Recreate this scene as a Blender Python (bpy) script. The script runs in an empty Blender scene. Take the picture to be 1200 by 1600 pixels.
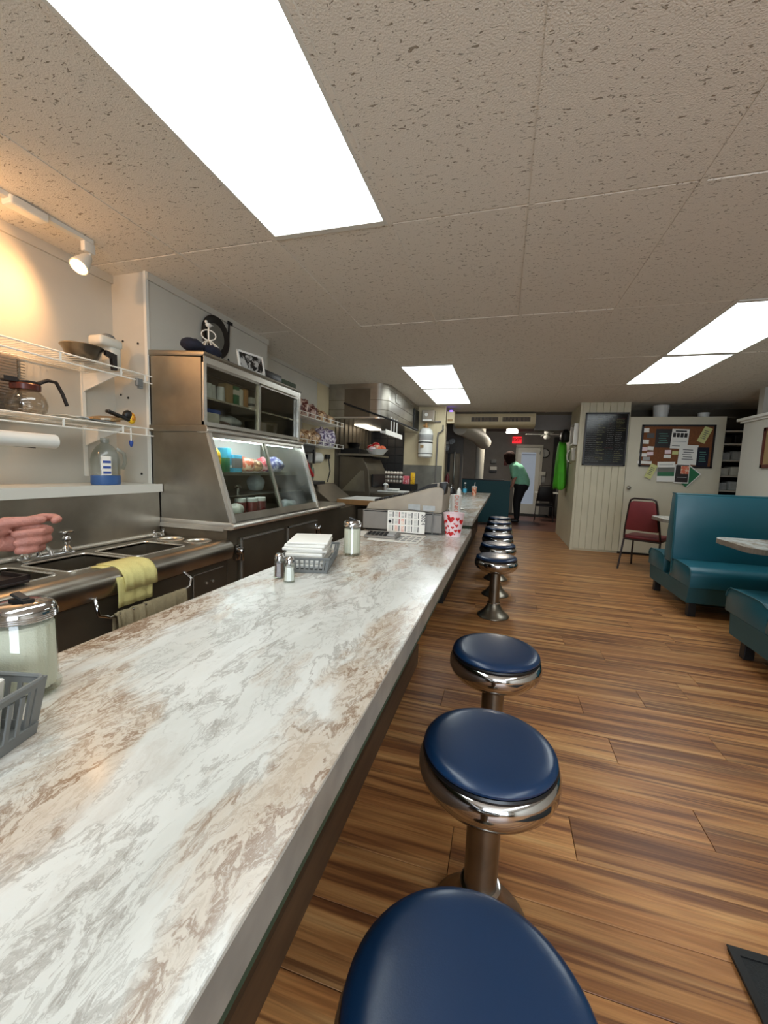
import bpy, bmesh, math, random
from mathutils import Vector, Matrix, Euler
random.seed(7)
R = math.radians
scene = bpy.context.scene
C = bpy.data.collections.new('Diner'); scene.collection.children.link(C)

# ------------------------------------------------------------------ camera, world, light, exposure
def cam_basis(p, y, r):
    f = Vector((-math.sin(y)*math.cos(p), math.cos(y)*math.cos(p), -math.sin(p)))
    rt = Vector((math.cos(y), math.sin(y), 0)); up = rt.cross(f)
    c, s = math.cos(r), math.sin(r)
    return rt*c+up*s, up*c-rt*s, f
rt, up, fw = cam_basis(R(5.975), R(16.159), R(1.923))
cd = bpy.data.cameras.new('camera'); cam = bpy.data.objects.new('camera', cd); C.objects.link(cam)
M = Matrix((rt, up, -fw)).transposed().to_4x4(); M.translation = Vector((0, 0, 1.2))
cam.matrix_world = M
cd.sensor_fit = 'VERTICAL'; cd.sensor_height = 36.0; cd.sensor_width = 27.0
cd.lens = 635.49/1600*36.0
cd.clip_start = 0.02; cd.clip_end = 60
scene.camera = cam
w = bpy.data.worlds.new('World'); scene.world = w; w.use_nodes = True
w.node_tree.nodes['Background'].inputs[0].default_value = (0.62, 0.72, 0.85, 1)
w.node_tree.nodes['Background'].inputs[1].default_value = 0.6
scene.view_settings.view_transform = 'Standard'; scene.view_settings.look = 'None'
scene.view_settings.gamma = 1.0; scene.view_settings.exposure = 0.0
scene.view_settings.use_curve_mapping = False
PANEL_E = 6.2          # ceiling lens emission
def area_light(name, loc, rot, sx, sy, power, col):
    ld = bpy.data.lights.new(name, 'AREA'); ld.shape = 'RECTANGLE'; ld.size = sx; ld.size_y = sy
    ld.energy = power; ld.color = col
    o = bpy.data.objects.new(name, ld); o.location = loc; o.rotation_euler = rot; C.objects.link(o); return o
# daylight falling in through the street windows behind the camera
area_light('window_daylight', (1.0, -2.65, 1.45), (R(90), 0, 0), 2.2, 1.5, 110, (0.78, 0.88, 1.0))

# ------------------------------------------------------------------ materials
def lin(c):
    return tuple(((x/255)/12.92 if x/255 <= .04045 else ((x/255+.055)/1.055)**2.4) for x in c)+(1,)
def nt(m): return m.node_tree.nodes, m.node_tree.links
def mat(name, col, rough=.5, metal=0, noise=0, nscale=8, bump=0, bscale=60, coat=0, nvec=(1,1,1), spec=.5):
    m = bpy.data.materials.new(name); m.use_nodes = True; N, L = nt(m); b = N['Principled BSDF']
    b.inputs['Base Color'].default_value = lin(col); b.inputs['Roughness'].default_value = rough
    b.inputs['Metallic'].default_value = metal; b.inputs['Specular IOR Level'].default_value = spec
    if coat: b.inputs['Coat Weight'].default_value = coat; b.inputs['Coat Roughness'].default_value = .15
    if noise or bump:
        tc = N.new('ShaderNodeTexCoord')
        mp = N.new('ShaderNodeMapping'); mp.inputs['Scale'].default_value = nvec
        L.new(tc.outputs['Object'], mp.inputs[0])
    if noise:
        n = N.new('ShaderNodeTexNoise'); n.inputs['Scale'].default_value = nscale; n.inputs['Detail'].default_value = 5
        L.new(mp.outputs[0], n.inputs['Vector'])
        mx = N.new('ShaderNodeMix'); mx.data_type = 'RGBA'; mx.blend_type = 'MULTIPLY'
        mx.inputs[0].default_value = 1
        cr = N.new('ShaderNodeValToRGB'); cr.color_ramp.elements[0].position = .3; cr.color_ramp.elements[1].position = .7
        lo = 1-noise
        cr.color_ramp.elements[0].color = (lo, lo, lo, 1); cr.color_ramp.elements[1].color = (1, 1, 1, 1)
        L.new(n.outputs[0], cr.inputs[0]); mx.inputs[6].default_value = lin(col); L.new(cr.outputs[0], mx.inputs[7])
        L.new(mx.outputs[2], b.inputs['Base Color'])
    if bump:
        n2 = N.new('ShaderNodeTexNoise'); n2.inputs['Scale'].default_value = bscale; n2.inputs['Detail'].default_value = 3
        L.new(mp.outputs[0], n2.inputs['Vector'])
        bp = N.new('ShaderNodeBump'); bp.inputs['Strength'].default_value = bump; bp.inputs['Distance'].default_value = .004
        L.new(n2.outputs[0], bp.inputs['Height']); L.new(bp.outputs[0], b.inputs['Normal'])
    return m
def emis(name, col, s):
    m = bpy.data.materials.new(name); m.use_nodes = True; N, L = nt(m)
    b = N['Principled BSDF']; b.inputs['Base Color'].default_value = lin(col)
    b.inputs['Emission Color'].default_value = lin(col); b.inputs['Emission Strength'].default_value = s; return m
def glassm(name, tint=(235, 240, 238), refl=.12, rough=.02, dirty=0):
    m = bpy.data.materials.new(name); m.use_nodes = True; N, L = nt(m)
    for n in list(N):
        if n.type != 'OUTPUT_MATERIAL': N.remove(n)
    out = [n for n in N][0]
    t = N.new('ShaderNodeBsdfTransparent'); t.inputs[0].default_value = lin(tint)
    g = N.new('ShaderNodeBsdfGlossy'); g.inputs['Roughness'].default_value = rough; g.inputs[0].default_value = (1,1,1,1)
    f = N.new('ShaderNodeLayerWeight'); f.inputs[0].default_value = .5
    pw = N.new('ShaderNodeMath'); pw.operation = 'POWER'; L.new(f.outputs['Facing'], pw.inputs[0]); pw.inputs[1].default_value = 5
    mm = N.new('ShaderNodeMath'); mm.operation = 'MULTIPLY_ADD'; mm.use_clamp = True; mm.inputs[1].default_value = .8; mm.inputs[2].default_value = refl*.6
    L.new(pw.outputs[0], mm.inputs[0])
    mx = N.new('ShaderNodeMixShader'); L.new(mm.outputs[0], mx.inputs[0]); L.new(t.outputs[0], mx.inputs[1]); L.new(g.outputs[0], mx.inputs[2])
    last = mx
    if dirty:
        d = N.new('ShaderNodeBsdfDiffuse'); d.inputs[0].default_value = lin((190, 195, 190))
        tc = N.new('ShaderNodeTexCoord'); n = N.new('ShaderNodeTexNoise'); n.inputs['Scale'].default_value = 3.5; L.new(tc.outputs['Object'], n.inputs['Vector'])
        cr = N.new('ShaderNodeValToRGB'); cr.color_ramp.elements[0].position = .40; cr.color_ramp.elements[1].position = .72
        cr.color_ramp.elements[0].color = (0,0,0,1); cr.color_ramp.elements[1].color = (dirty,)*3+(1,)
        L.new(n.outputs[0], cr.inputs[0])
        m2 = N.new('ShaderNodeMixShader'); L.new(cr.outputs[0], m2.inputs[0]); L.new(mx.outputs[0], m2.inputs[1]); L.new(d.outputs[0], m2.inputs[2]); last = m2
    L.new(last.outputs[0], out.inputs[0]); return m

def ramp(N, L, src, stops):
    cr = N.new('ShaderNodeValToRGB'); e = cr.color_ramp.elements
    while len(e) > 1: e.remove(e[-1])
    e[0].position = stops[0][0]; e[0].color = stops[0][1]
    for p, c in stops[1:]:
        x = e.new(p); x.color = c
    L.new(src, cr.inputs[0]); return cr.outputs[0]
def g1(v): return (v, v, v, 1)
def marble():
    m = bpy.data.materials.new('marble_laminate'); m.use_nodes = True; N, L = nt(m); b = N['Principled BSDF']
    b.inputs['Roughness'].default_value = .27; b.inputs['Coat Weight'].default_value = .15; b.inputs['Coat Roughness'].default_value = .12
    tc = N.new('ShaderNodeTexCoord')
    def mapped(rot, sc, loc=(0,0,0)):
        mp = N.new('ShaderNodeMapping'); mp.inputs['Rotation'].default_value = (0,0,rot); mp.inputs['Scale'].default_value = sc
        mp.inputs['Location'].default_value = loc; L.new(tc.outputs['Object'], mp.inputs[0]); return mp.outputs[0]
    def noise(v, s, d=6, r=.6, dist=0):
        n = N.new('ShaderNodeTexNoise'); n.inputs['Scale'].default_value = s; n.inputs['Detail'].default_value = d
        n.inputs['Roughness'].default_value = r; n.inputs['Distortion'].default_value = dist; L.new(v, n.inputs['Vector']); return n
    def ridge(src, c, wd):
        a = N.new('ShaderNodeMath'); a.operation = 'SUBTRACT'; L.new(src, a.inputs[0]); a.inputs[1].default_value = c
        q = N.new('ShaderNodeMath'); q.operation = 'ABSOLUTE'; L.new(a.outputs[0], q.inputs[0])
        return ramp(N, L, q.outputs[0], [(0, g1(1)), (wd*.35, g1(.75)), (wd, g1(0))])
    def mix(f, a, c):
        x = N.new('ShaderNodeMix'); x.data_type = 'RGBA'
        if isinstance(f, float): x.inputs[0].default_value = f
        else: L.new(f, x.inputs[0])
        for i, v in ((6, a), (7, c)):
            if isinstance(v, tuple): x.inputs[i].default_value = v
            else: L.new(v, x.inputs[i])
        return x.outputs[2]
    def mul(a, c):
        q = N.new('ShaderNodeMath'); q.operation = 'MULTIPLY'; L.new(a, q.inputs[0])
        if isinstance(c, float): q.inputs[1].default_value = c
        else: L.new(c, q.inputs[1])
        return q.outputs[0]
    v0 = mapped(R(20), (3.5, 1.35, 1))
    wn = noise(v0, 1.5, 6, .6)
    va = N.new('ShaderNodeVectorMath'); va.operation = 'MULTIPLY_ADD'; L.new(wn.outputs['Color'], va.inputs[0]); va.inputs[1].default_value = (.62, .62, 0); L.new(v0, va.inputs[2])
    v = va.outputs[0]
    base = ramp(N, L, noise(v, 1.7, 5).outputs[0], [(.30, lin((205,205,198))), (.5, lin((218,218,212))), (.7, lin((228,228,223)))])
    gm = ramp(N, L, noise(v, 2.0, 10, .72, .1).outputs[0], [(.5, g1(0)), (.66, g1(.55))])
    c = mix(gm, base, lin((176,166,154)))
    # thin grey veins
    gv = ridge(noise(v, 1.5, 12, .70).outputs[0], .5, .022)
    c = mix(mul(gv, .55), c, lin((140,132,122)))
    gv2 = ridge(noise(v, 3.2, 12, .70).outputs[0], .47, .016)
    c = mix(mul(gv2, .35), c, lin((120,112,102)))
    # tan clouds with brown thread veins inside them
    tm = ramp(N, L, noise(mapped(R(20), (3.5,1.3,1), (3.7,1.2,0)), 1.25, 6, .62, .3).outputs[0], [(.49, g1(0)), (.56, g1(.7)), (.66, g1(1))])
    c = mix(mul(tm, .58), c, lin((186,158,126)))
    bn = noise(v, 2.2, 12, .72, .1).outputs[0]
    tv = mul(ridge(bn, .52, .028), tm); c = mix(mul(tv, .95), c, lin((118,84,54)))
    tv2 = mul(ridge(bn, .44, .016), tm); c = mix(mul(tv2, .8), c, lin((125,94,66)))
    L.new(c, b.inputs['Base Color']); return m
def woodfloor():
    m = bpy.data.materials.new('floor_plank_vinyl'); m.use_nodes = True; N, L = nt(m); b = N['Principled BSDF']
    tc = N.new('ShaderNodeTexCoord'); oi = N.new('ShaderNodeObjectInfo')
    off = N.new('ShaderNodeVectorMath'); off.operation = 'MULTIPLY_ADD'
    cmb = N.new('ShaderNodeCombineXYZ')
    for i in range(3): L.new(oi.outputs['Random'], cmb.inputs[i])
    L.new(cmb.outputs[0], off.inputs[0]); off.inputs[1].default_value = (13, 29, 7); L.new(tc.outputs['Object'], off.inputs[2])
    def noise(sc, s, d=5, dist=0):
        mp = N.new('ShaderNodeMapping'); mp.inputs['Scale'].default_value = sc; L.new(off.outputs[0], mp.inputs[0])
        n = N.new('ShaderNodeTexNoise'); n.inputs['Scale'].default_value = s; n.inputs['Detail'].default_value = d; n.inputs['Distortion'].default_value = dist
        L.new(mp.outputs[0], n.inputs['Vector']); return n.outputs[0]
    c1 = ramp(N, L, noise((.5, 9, 1), 2.4, 7, .5), [(.28, lin((128,80,46))), (.45, lin((172,116,66))), (.58, lin((196,142,86))), (.75, lin((216,170,112)))])
    st = ramp(N, L, noise((.35, 14, 1), 2.2, 4, .3), [(.40, g1(0)), (.50, g1(0)), (.60, g1(.85)), (.70, g1(.2))])
    x = N.new('ShaderNodeMix'); x.data_type = 'RGBA'; L.new(st, x.inputs[0]); L.new(c1, x.inputs[6]); x.inputs[7].default_value = lin((104,60,34))
    fine = ramp(N, L, noise((1.5, 60, 1), 3, 3), [(.3, g1(.78)), (.7, g1(1.12))])
    y = N.new('ShaderNodeMix'); y.data_type = 'RGBA'; y.blend_type = 'MULTIPLY'; y.inputs[0].default_value = 1; L.new(x.outputs[2], y.inputs[6]); L.new(fine, y.inputs[7])
    tone = ramp(N, L, oi.outputs['Random'], [(0, g1(.86)), (1, g1(1.12))])
    z = N.new('ShaderNodeMix'); z.data_type = 'RGBA'; z.blend_type = 'MULTIPLY'; z.inputs[0].default_value = 1; L.new(y.outputs[2], z.inputs[6]); L.new(tone, z.inputs[7])
    L.new(z.outputs[2], b.inputs['Base Color']); b.inputs['Roughness'].default_value = .42
    bp = N.new('ShaderNodeBump'); bp.inputs['Strength'].default_value = .25; bp.inputs['Distance'].default_value = .002; L.new(noise((1.5,60,1),3,3), bp.inputs['Height']); L.new(bp.outputs[0], b.inputs['Normal'])
    return m
def ceilingmat():
    m = bpy.data.materials.new('fissured_tile'); m.use_nodes = True; N, L = nt(m); b = N['Principled BSDF']
    tc = N.new('ShaderNodeTexCoord'); oi = N.new('ShaderNodeObjectInfo')
    cmb = N.new('ShaderNodeCombineXYZ'); L.new(oi.outputs['Random'], cmb.inputs[0]); L.new(oi.outputs['Random'], cmb.inputs[1])
    off = N.new('ShaderNodeVectorMath'); off.operation = 'MULTIPLY_ADD'; L.new(cmb.outputs[0], off.inputs[0]); off.inputs[1].default_value = (5,9,0); L.new(tc.outputs['Object'], off.inputs[2])
    mp = N.new('ShaderNodeMapping'); mp.inputs['Scale'].default_value = (1, 2.3, 1); L.new(off.outputs[0], mp.inputs[0])
    vo = N.new('ShaderNodeTexNoise'); vo.inputs['Scale'].default_value = 44; vo.inputs['Detail'].default_value = 2.5; vo.inputs['Roughness'].default_value = .45; vo.inputs['Distortion'].default_value = 1.2
    L.new(mp.outputs[0], vo.inputs['Vector'])
    pit = ramp(N, L, vo.outputs[0], [(.325, g1(1)), (.36, g1(0))])
    col = N.new('ShaderNodeMix'); col.data_type = 'RGBA'; L.new(pit, col.inputs[0]); col.inputs[6].default_value = lin((230,223,210)); col.inputs[7].default_value = lin((158,147,130))
    L.new(col.outputs[2], b.inputs['Base Color']); b.inputs['Roughness'].default_value = .95; b.inputs['Specular IOR Level'].default_value = .1
    n2 = N.new('ShaderNodeTexNoise'); n2.inputs['Scale'].default_value = 170; n2.inputs['Detail'].default_value = 2; L.new(off.outputs[0], n2.inputs['Vector'])
    h = N.new('ShaderNodeMath'); h.operation = 'MULTIPLY_ADD'; L.new(pit, h.inputs[0]); h.inputs[1].default_value = -1.6; L.new(n2.outputs[0], h.inputs[2])
    bp = N.new('ShaderNodeBump'); bp.inputs['Strength'].default_value = .6; bp.inputs['Distance'].default_value = .004; L.new(h.outputs[0], bp.inputs['Height']); L.new(bp.outputs[0], b.inputs['Normal'])
    return m
def stainless(name, col, rough=.3, smudge=.35):
    m = mat(name, col, rough, 1, smudge, 4, .04, 200, nvec=(1, 1, 1)); N, L = nt(m); b = N['Principled BSDF']
    tc = N.new('ShaderNodeTexCoord'); n = N.new('ShaderNodeTexNoise'); n.inputs['Scale'].default_value = 5; n.inputs['Detail'].default_value = 4; L.new(tc.outputs['Object'], n.inputs['Vector'])
    mr = N.new('ShaderNodeMapRange'); mr.inputs[3].default_value = rough*.7; mr.inputs[4].default_value = rough*1.5; L.new(n.outputs[0], mr.inputs[0]); L.new(mr.outputs[0], b.inputs['Roughness'])
    return m

MT = {}
MT['marble'] = marble(); MT['edge'] = mat('edge_band', (158,150,138), .4, 0, .35, 14, nvec=(6,1,1)); MT['floor'] = woodfloor(); MT['tile'] = ceilingmat()
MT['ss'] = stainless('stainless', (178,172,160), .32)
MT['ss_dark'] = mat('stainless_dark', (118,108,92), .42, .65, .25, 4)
MT['ss_light'] = mat('stainless_bright', (214,210,200), .26, .75, .06, 3)
MT['chrome'] = mat('chrome', (205,205,205), .09, 1, .1, 6)
MT['chrome_worn'] = mat('worn_metal', (150,143,130), .33, 1, .3, 12)
MT['navy'] = mat('navy_vinyl', (17,48,82), .3, 0, .1, 5, .05, 500, coat=.25)
MT['black_trim'] = mat('black_rubber', (10,11,14), .35)
MT['teal'] = mat('teal_vinyl', (26,96,112), .38, 0, .12, 3, .12, 240, coat=.1)
MT['teal_side'] = mat('teal_vinyl_side', (40,88,96), .5, 0, .15, 3, .12, 240)
MT['teal_dark'] = mat('teal_laminate', (24,82,90), .6)
MT['wall_white'] = mat('painted_wall', (200,196,184), .6, 0, .08, 3, .15, 40)
MT['wall_warm'] = mat('cream_panel', (214,200,164), .6, 0, .12, 4, .1, 30)
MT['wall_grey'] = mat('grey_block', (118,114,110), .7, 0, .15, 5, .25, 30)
MT['white_paint'] = mat('white_paint', (222,220,210), .45)
MT['cream_bead'] = mat('beadboard_cream', (208,200,172), .5, 0, .08, 5)
MT['door_cream'] = mat('door_cream', (212,205,182), .5, 0, .06, 5)
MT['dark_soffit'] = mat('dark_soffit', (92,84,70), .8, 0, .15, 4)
MT['wood_base'] = mat('brown_wood', (98,74,52), .55, 0, .35, 6, nvec=(6,.6,6))
MT['green_strip'] = mat('green_underlay', (58,72,50), .7, 0, .2, 20)
MT['black'] = mat('black', (14,14,15), .45)
MT['blackwood'] = mat('black_frame', (26,20,18), .4)
MT['white_pl'] = mat('white_plastic', (232,232,226), .4)
MT['wire'] = mat('white_wire', (240,238,228), .35)
MT['paper'] = mat('paper', (236,234,226), .8)
MT['napkin'] = mat('napkin', (240,238,230), .9, 0, 0, 8, .3, 300)
MT['grey_pl'] = mat('grey_plastic', (112,114,112), .5)
MT['beige_pl'] = mat('beige_plastic', (168,158,142), .55, 0, .12, 14)
MT['grey_box'] = mat('grey_metal_box', (134,130,124), .5, 0, .06, 20)
MT['glass'] = glassm('clear_glass')
MT['glass_case'] = glassm('case_glass', (225,232,228), .10, .03, .35)
MT['glass_case_clear'] = glassm('case_glass_clear', (235,240,236), .07, .02)
MT['glass_dark'] = glassm('upper_case_glass', (232,232,226), .09, .03)
MT['jar_glass'] = glassm('jar_glass', (240,243,238), .10)
MT['coffee_glass'] = glassm('pot_glass', (225,220,212), .16)
MT['jug_pl'] = glassm('translucent_jug', (222,224,218), .10, .15, .55)
MT['sugar'] = mat('sugar', (232,230,216), .9, 0, 0, 8, .4, 400)
MT['salt'] = mat('salt', (228,228,224), .9)
MT['pepper'] = mat('pepper', (92,66,52), .9, 0, .4, 150)
MT['yellow_towel'] = mat('yellow_towel', (222,212,140), .9, 0, .08, 30, .5, 200)
MT['tan_towel'] = mat('tan_towel', (158,144,112), .95, 0, .25, 30, .9, 160)
MT['navy_cloth'] = mat('navy_cloth', (26,28,44), .9, 0, .3, 60, 1, 60)
MT['burgundy'] = mat('burgundy_vinyl', (122,46,50), .5, 0, .12, 8)
MT['brown_metal'] = mat('brown_metal', (40,28,26), .4)
MT['cork'] = mat('cork', (132,82,48), .9, 0, .3, 60)
MT['chalk'] = mat('chalkboard', (14,15,16), .14, 0, .2, 6, spec=.4)
MT['chalk_white'] = mat('chalk_white', (200,204,200), .9)
MT['chalk_yellow'] = mat('chalk_yellow', (206,206,140), .9)
MT['chalk_teal'] = mat('chalk_teal', (86,130,120), .9)
MT['chalk_red'] = mat('chalk_red', (120,50,44), .9)
MT['red'] = mat('red', (196,30,34), .5)
MT['deepred'] = mat('deep_red', (150,20,26), .5)
MT['pinkwhite'] = mat('pale_pink', (238,214,218), .45)
MT['orange'] = mat('orange_print', (214,104,64), .6)
MT['grey_print'] = mat('grey_print', (92,92,92), .8)
MT['ltgrey_print'] = mat('light_grey_print', (168,168,166), .8)
MT['skin'] = mat('skin', (184,122,106), .55, 0, .30, 45, .5, 160)
MT['skin2'] = mat('skin_tan', (188,134,112), .5)
MT['hair'] = mat('brown_hair', (44,26,22), .85, 0, .3, 60, .5, 120, spec=.15)
MT['mint'] = mat('mint_shirt', (150,222,190), .85, 0, .08, 20)
MT['pants'] = mat('black_pants', (20,20,24), .8)
MT['darkblue'] = mat('dark_blue_sleeve', (22,24,36), .85)
MT['green_jacket'] = mat('green_jacket', (84,196,40), .7, 0, .2, 12)
def printmat(name, c1, c2, sc, th=.5, rough=.3):
    m = bpy.data.materials.new(name); m.use_nodes = True; N, L = nt(m); b = N['Principled BSDF']; b.inputs['Roughness'].default_value = rough
    tc = N.new('ShaderNodeTexCoord'); n = N.new('ShaderNodeTexNoise'); n.inputs['Scale'].default_value = sc; n.inputs['Detail'].default_value = 4; n.inputs['Distortion'].default_value = .6
    L.new(tc.outputs['Object'], n.inputs['Vector']); L.new(ramp(N, L, n.outputs[0], [(th-.04, lin(c1)), (th+.03, lin(c2))]), b.inputs['Base Color'])
    bp = N.new('ShaderNodeBump'); bp.inputs['Strength'].default_value = .8; bp.inputs['Distance'].default_value = .01; L.new(n.outputs[0], bp.inputs['Height']); L.new(bp.outputs[0], b.inputs['Normal']); return m
MT['black_tile'] = mat('black_tile', (44,44,44), .3)



MT['bread'] = printmat('bread_bag', (128,88,58), (214,182,140), 22)
MT['bread_red'] = printmat('bread_bag_red', (96,40,36), (206,176,160), 20, .52)
MT['bread_blue'] = printmat('bread_bag_blue', (92,74,112), (224,216,224), 34)
MT['bw_photo'] = printmat('bw_photo', (26,26,26), (176,176,172), 22, .52)
MT['board_wood'] = mat('board_wood', (176,132,80), .6, 0, .2, 10)
MT['wainscot'] = mat('grey_wainscot', (120,118,108), .5, 0, .3, 7)
MT['amber'] = mat('amber', (84,38,28), .3)
MT['egg'] = mat('egg_shell', (232,222,208), .5)
MT['eggtray'] = mat('egg_tray', (90,76,66), .9)
MT['exit_red'] = emis('exit_red', (255, 30, 44), 1.2)
MT['exit_dark'] = mat('exit_dark', (40,4,6), .6)
MT['tube'] = emis('case_tube', (240, 246, 255), 26)
MT['lens'] = emis('ceiling_lens', (236, 245, 246), PANEL_E)
MT['bulb_warm'] = emis('warm_bulb', (255, 196, 120), 16)
MT['bulb_cool'] = emis('lobby_lamp', (255, 244, 226), 95)
MT['led_violet'] = emis('violet_led', (120, 90, 255), 4)
MT['hoodfill'] = emis('added_hood_fill', (255, 240, 214), 4)  # added glow to brighten the kitchen, no known lamp
MT['outside'] = emis('door_daylight', (150, 160, 174), .42)
MT['mat_black'] = mat('door_mat', (38,40,40), .95, 0, .25, 120, .6, 300)
MT['blue'] = mat('blue_liquid', (58,96,152), .4)
MT['bluelabel'] = mat('blue_label', (44,74,150), .5)
MT['yellow'] = printmat('yellow', (236,190,36), (196,120,30), 30, .6)
MT['green'] = mat('green_item', (40,110,70), .4)
MT['cyan'] = mat('cyan_item', (70,170,205), .4)
MT['salmon'] = printmat('salmon_pack', (222,116,84), (238,206,176), 28, .54)
MT['pink'] = printmat('pink_pack', (214,92,104), (236,200,200), 30, .55)
MT['violet'] = printmat('violet_pack', (96,98,160), (212,212,226), 34, .5)
MT['plastic_clear'] = mat('crumpled_plastic', (190,195,195), .25, 0, .2, 30, .8, 30)
MT['carton'] = mat('carton', (150,124,84), .6)
MT['whiteitem'] = mat('white_item', (210,208,196), .5)
MT['jam'] = mat('red_jam', (122,34,34), .4, 0, .3, 40)
MT['dark_red'] = mat('dark_kitchen_red', (80,20,22), .5)
MT['rear_floor'] = mat('rear_brown_tile', (112,74,62), .45, 0, .2, 8)

# ------------------------------------------------------------------ mesh helpers
def BM(): return bmesh.new()
def box(bm, lo, hi, bev=0, seg=2, rot=None, piv=None):
    lo = Vector(lo); hi = Vector(hi); c = (lo+hi)/2; s = hi-lo
    r = bmesh.ops.create_cube(bm, size=1, matrix=Matrix.Translation(c) @ Matrix.Diagonal((abs(s.x), abs(s.y), abs(s.z), 1)))
    vs = r['verts']
    if bev:
        es = list({e for v in vs for e in v.link_edges})
        rr = bmesh.ops.bevel(bm, geom=es, offset=bev, segments=seg, affect='EDGES', profile=.5)
        vs = list({v for f in rr['faces'] for v in f.verts} | {v for v in vs if v.is_valid})
    if rot is not None:
        p = Vector(piv) if piv is not None else c
        bmesh.ops.rotate(bm, verts=vs, cent=p, matrix=Euler(rot).to_matrix())
    return vs
def lathe(bm, prof, c=(0,0,0), seg=32, axis='z', sx=1, sy=1):
    c = Vector(c); rings = []
    for r, z in prof:
        ring = []
        n = 1 if r < 1e-6 else seg
        for i in range(n):
            a = 2*math.pi*i/seg; p = Vector((r*math.cos(a)*sx, r*math.sin(a)*sy, z))
            if axis == 'x': p = Vector((p.z, p.x, p.y))
            elif axis == 'y': p = Vector((p.x, p.z, p.y))
            ring.append(bm.verts.new(c+p))
        rings.append(ring)
    for a, b in zip(rings, rings[1:]):
        if len(a) == 1 and len(b) == 1: continue
        for i in range(seg):
            j = (i+1) % seg
            try:
                if len(a) == 1: bm.faces.new((a[0], b[j], b[i]))
                elif len(b) == 1: bm.faces.new((a[i], a[j], b[0]))
                else: bm.faces.new((a[i], a[j], b[j], b[i]))
            except ValueError: pass
    if len(rings[0]) > 1: bm.faces.new(rings[0][::-1])
    if len(rings[-1]) > 1: bm.faces.new(rings[-1])
def tube(bm, pts, r, seg=8, cap=True, closed=False):
    pts = [Vector(p) for p in pts]; n = len(pts); rs = r if isinstance(r, (list, tuple)) else [r]*n
    rings = []; prev = None
    for i, p in enumerate(pts):
        if closed: t = (pts[(i+1) % n]-pts[i-1]).normalized()
        else: t = (pts[min(i+1, n-1)]-pts[max(i-1, 0)]).normalized()
        if prev is None:
            a = Vector((0,0,1)) if abs(t.z) < .9 else Vector((1,0,0)); u = t.cross(a).normalized()
        else: u = (prev-t*prev.dot(t)).normalized()
        prev = u; v = t.cross(u)
        rings.append([bm.verts.new(p+(u*math.cos(2*math.pi*k/seg)+v*math.sin(2*math.pi*k/seg))*rs[i]) for k in range(seg)])
    m = n if closed else n-1
    for i in range(m):
        a, b = rings[i], rings[(i+1) % n]
        for k in range(seg):
            j = (k+1) % seg; bm.faces.new((a[k], a[j], b[j], b[k]))
    if cap and not closed: bm.faces.new(rings[0][::-1]); bm.faces.new(rings[-1])
def prism(bm, poly, axis, a, b, bev=0):
    """poly: 2-D points in the two other axes; extruded along axis from a to b"""
    def P(u, v, t): return {'x': (t, u, v), 'y': (u, t, v), 'z': (u, v, t)}[axis]
    A = [bm.verts.new(P(u, v, a)) for u, v in poly]; B = [bm.verts.new(P(u, v, b)) for u, v in poly]
    n = len(poly); fs = [bm.faces.new(A[::-1]), bm.faces.new(B)]
    for i in range(n): fs.append(bm.faces.new((A[i], A[(i+1) % n], B[(i+1) % n], B[i])))
    bmesh.ops.recalc_face_normals(bm, faces=fs)
    if bev:
        es = list({e for v in A+B for e in v.link_edges})
        bmesh.ops.bevel(bm, geom=es, offset=bev, segments=2, affect='EDGES', profile=.5)
def sphere(bm, c, r, sc=(1,1,1), sub=2, rot=None):
    m = Matrix.Translation(c) @ (Euler(rot).to_matrix().to_4x4() if rot else Matrix()) @ Matrix.Diagonal((sc[0], sc[1], sc[2], 1))
    return bmesh.ops.create_icosphere(bm, subdivisions=sub, radius=r, matrix=m)['verts']
def capsule(bm, pts, rs, seg=12):
    tube(bm, pts, rs, seg)
    for p, r in zip(pts, rs): sphere(bm, p, r, sub=2)
def rootof(o):
    while o.parent: o = o.parent
    return o
def obj(name, bm, m, parent=None, smooth=False, auto=True, recalc=True):
    if recalc: bmesh.ops.recalc_face_normals(bm, faces=bm.faces)
    if parent is not None:
        l = rootof(parent).location
        if l.length: bmesh.ops.translate(bm, verts=bm.verts, vec=-l)
    me = bpy.data.meshes.new(name); bm.to_mesh(me); bm.free(); me.materials.append(MT[m] if isinstance(m, str) else m)
    if smooth:
        for p in me.polygons: p.use_smooth = True
        if auto:
            try: me.set_sharp_from_angle(angle=R(38))
            except Exception: pass
    o = bpy.data.objects.new(name, me); C.objects.link(o)
    if parent is not None: o.parent = parent
    return o
def thing(name, label, cat, loc=(0,0,0), rz=0, group=None):
    o = bpy.data.objects.new(name, None); o.empty_display_size = .05; C.objects.link(o); o.location = loc; o.rotation_euler = (0,0,rz)
    o['label'] = label; o['category'] = cat
    if group: o['group'] = group
    return o
def tag(o, label, cat, group=None):
    o['label'] = label; o['category'] = cat
    if group: o['group'] = group
    return o
def struct(name, bm, m, smooth=False):
    o = obj(name, bm, m, None, smooth); o['kind'] = 'structure'; return o
def copy_tree(o, parent=None):
    c = o.copy(); C.objects.link(c)
    if parent is not None: c.parent = parent
    for ch in [x for x in KIDS(o)]: copy_tree(ch, c)
    return c
def KIDS(o): return [x for x in C.objects if x.parent == o]
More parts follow.
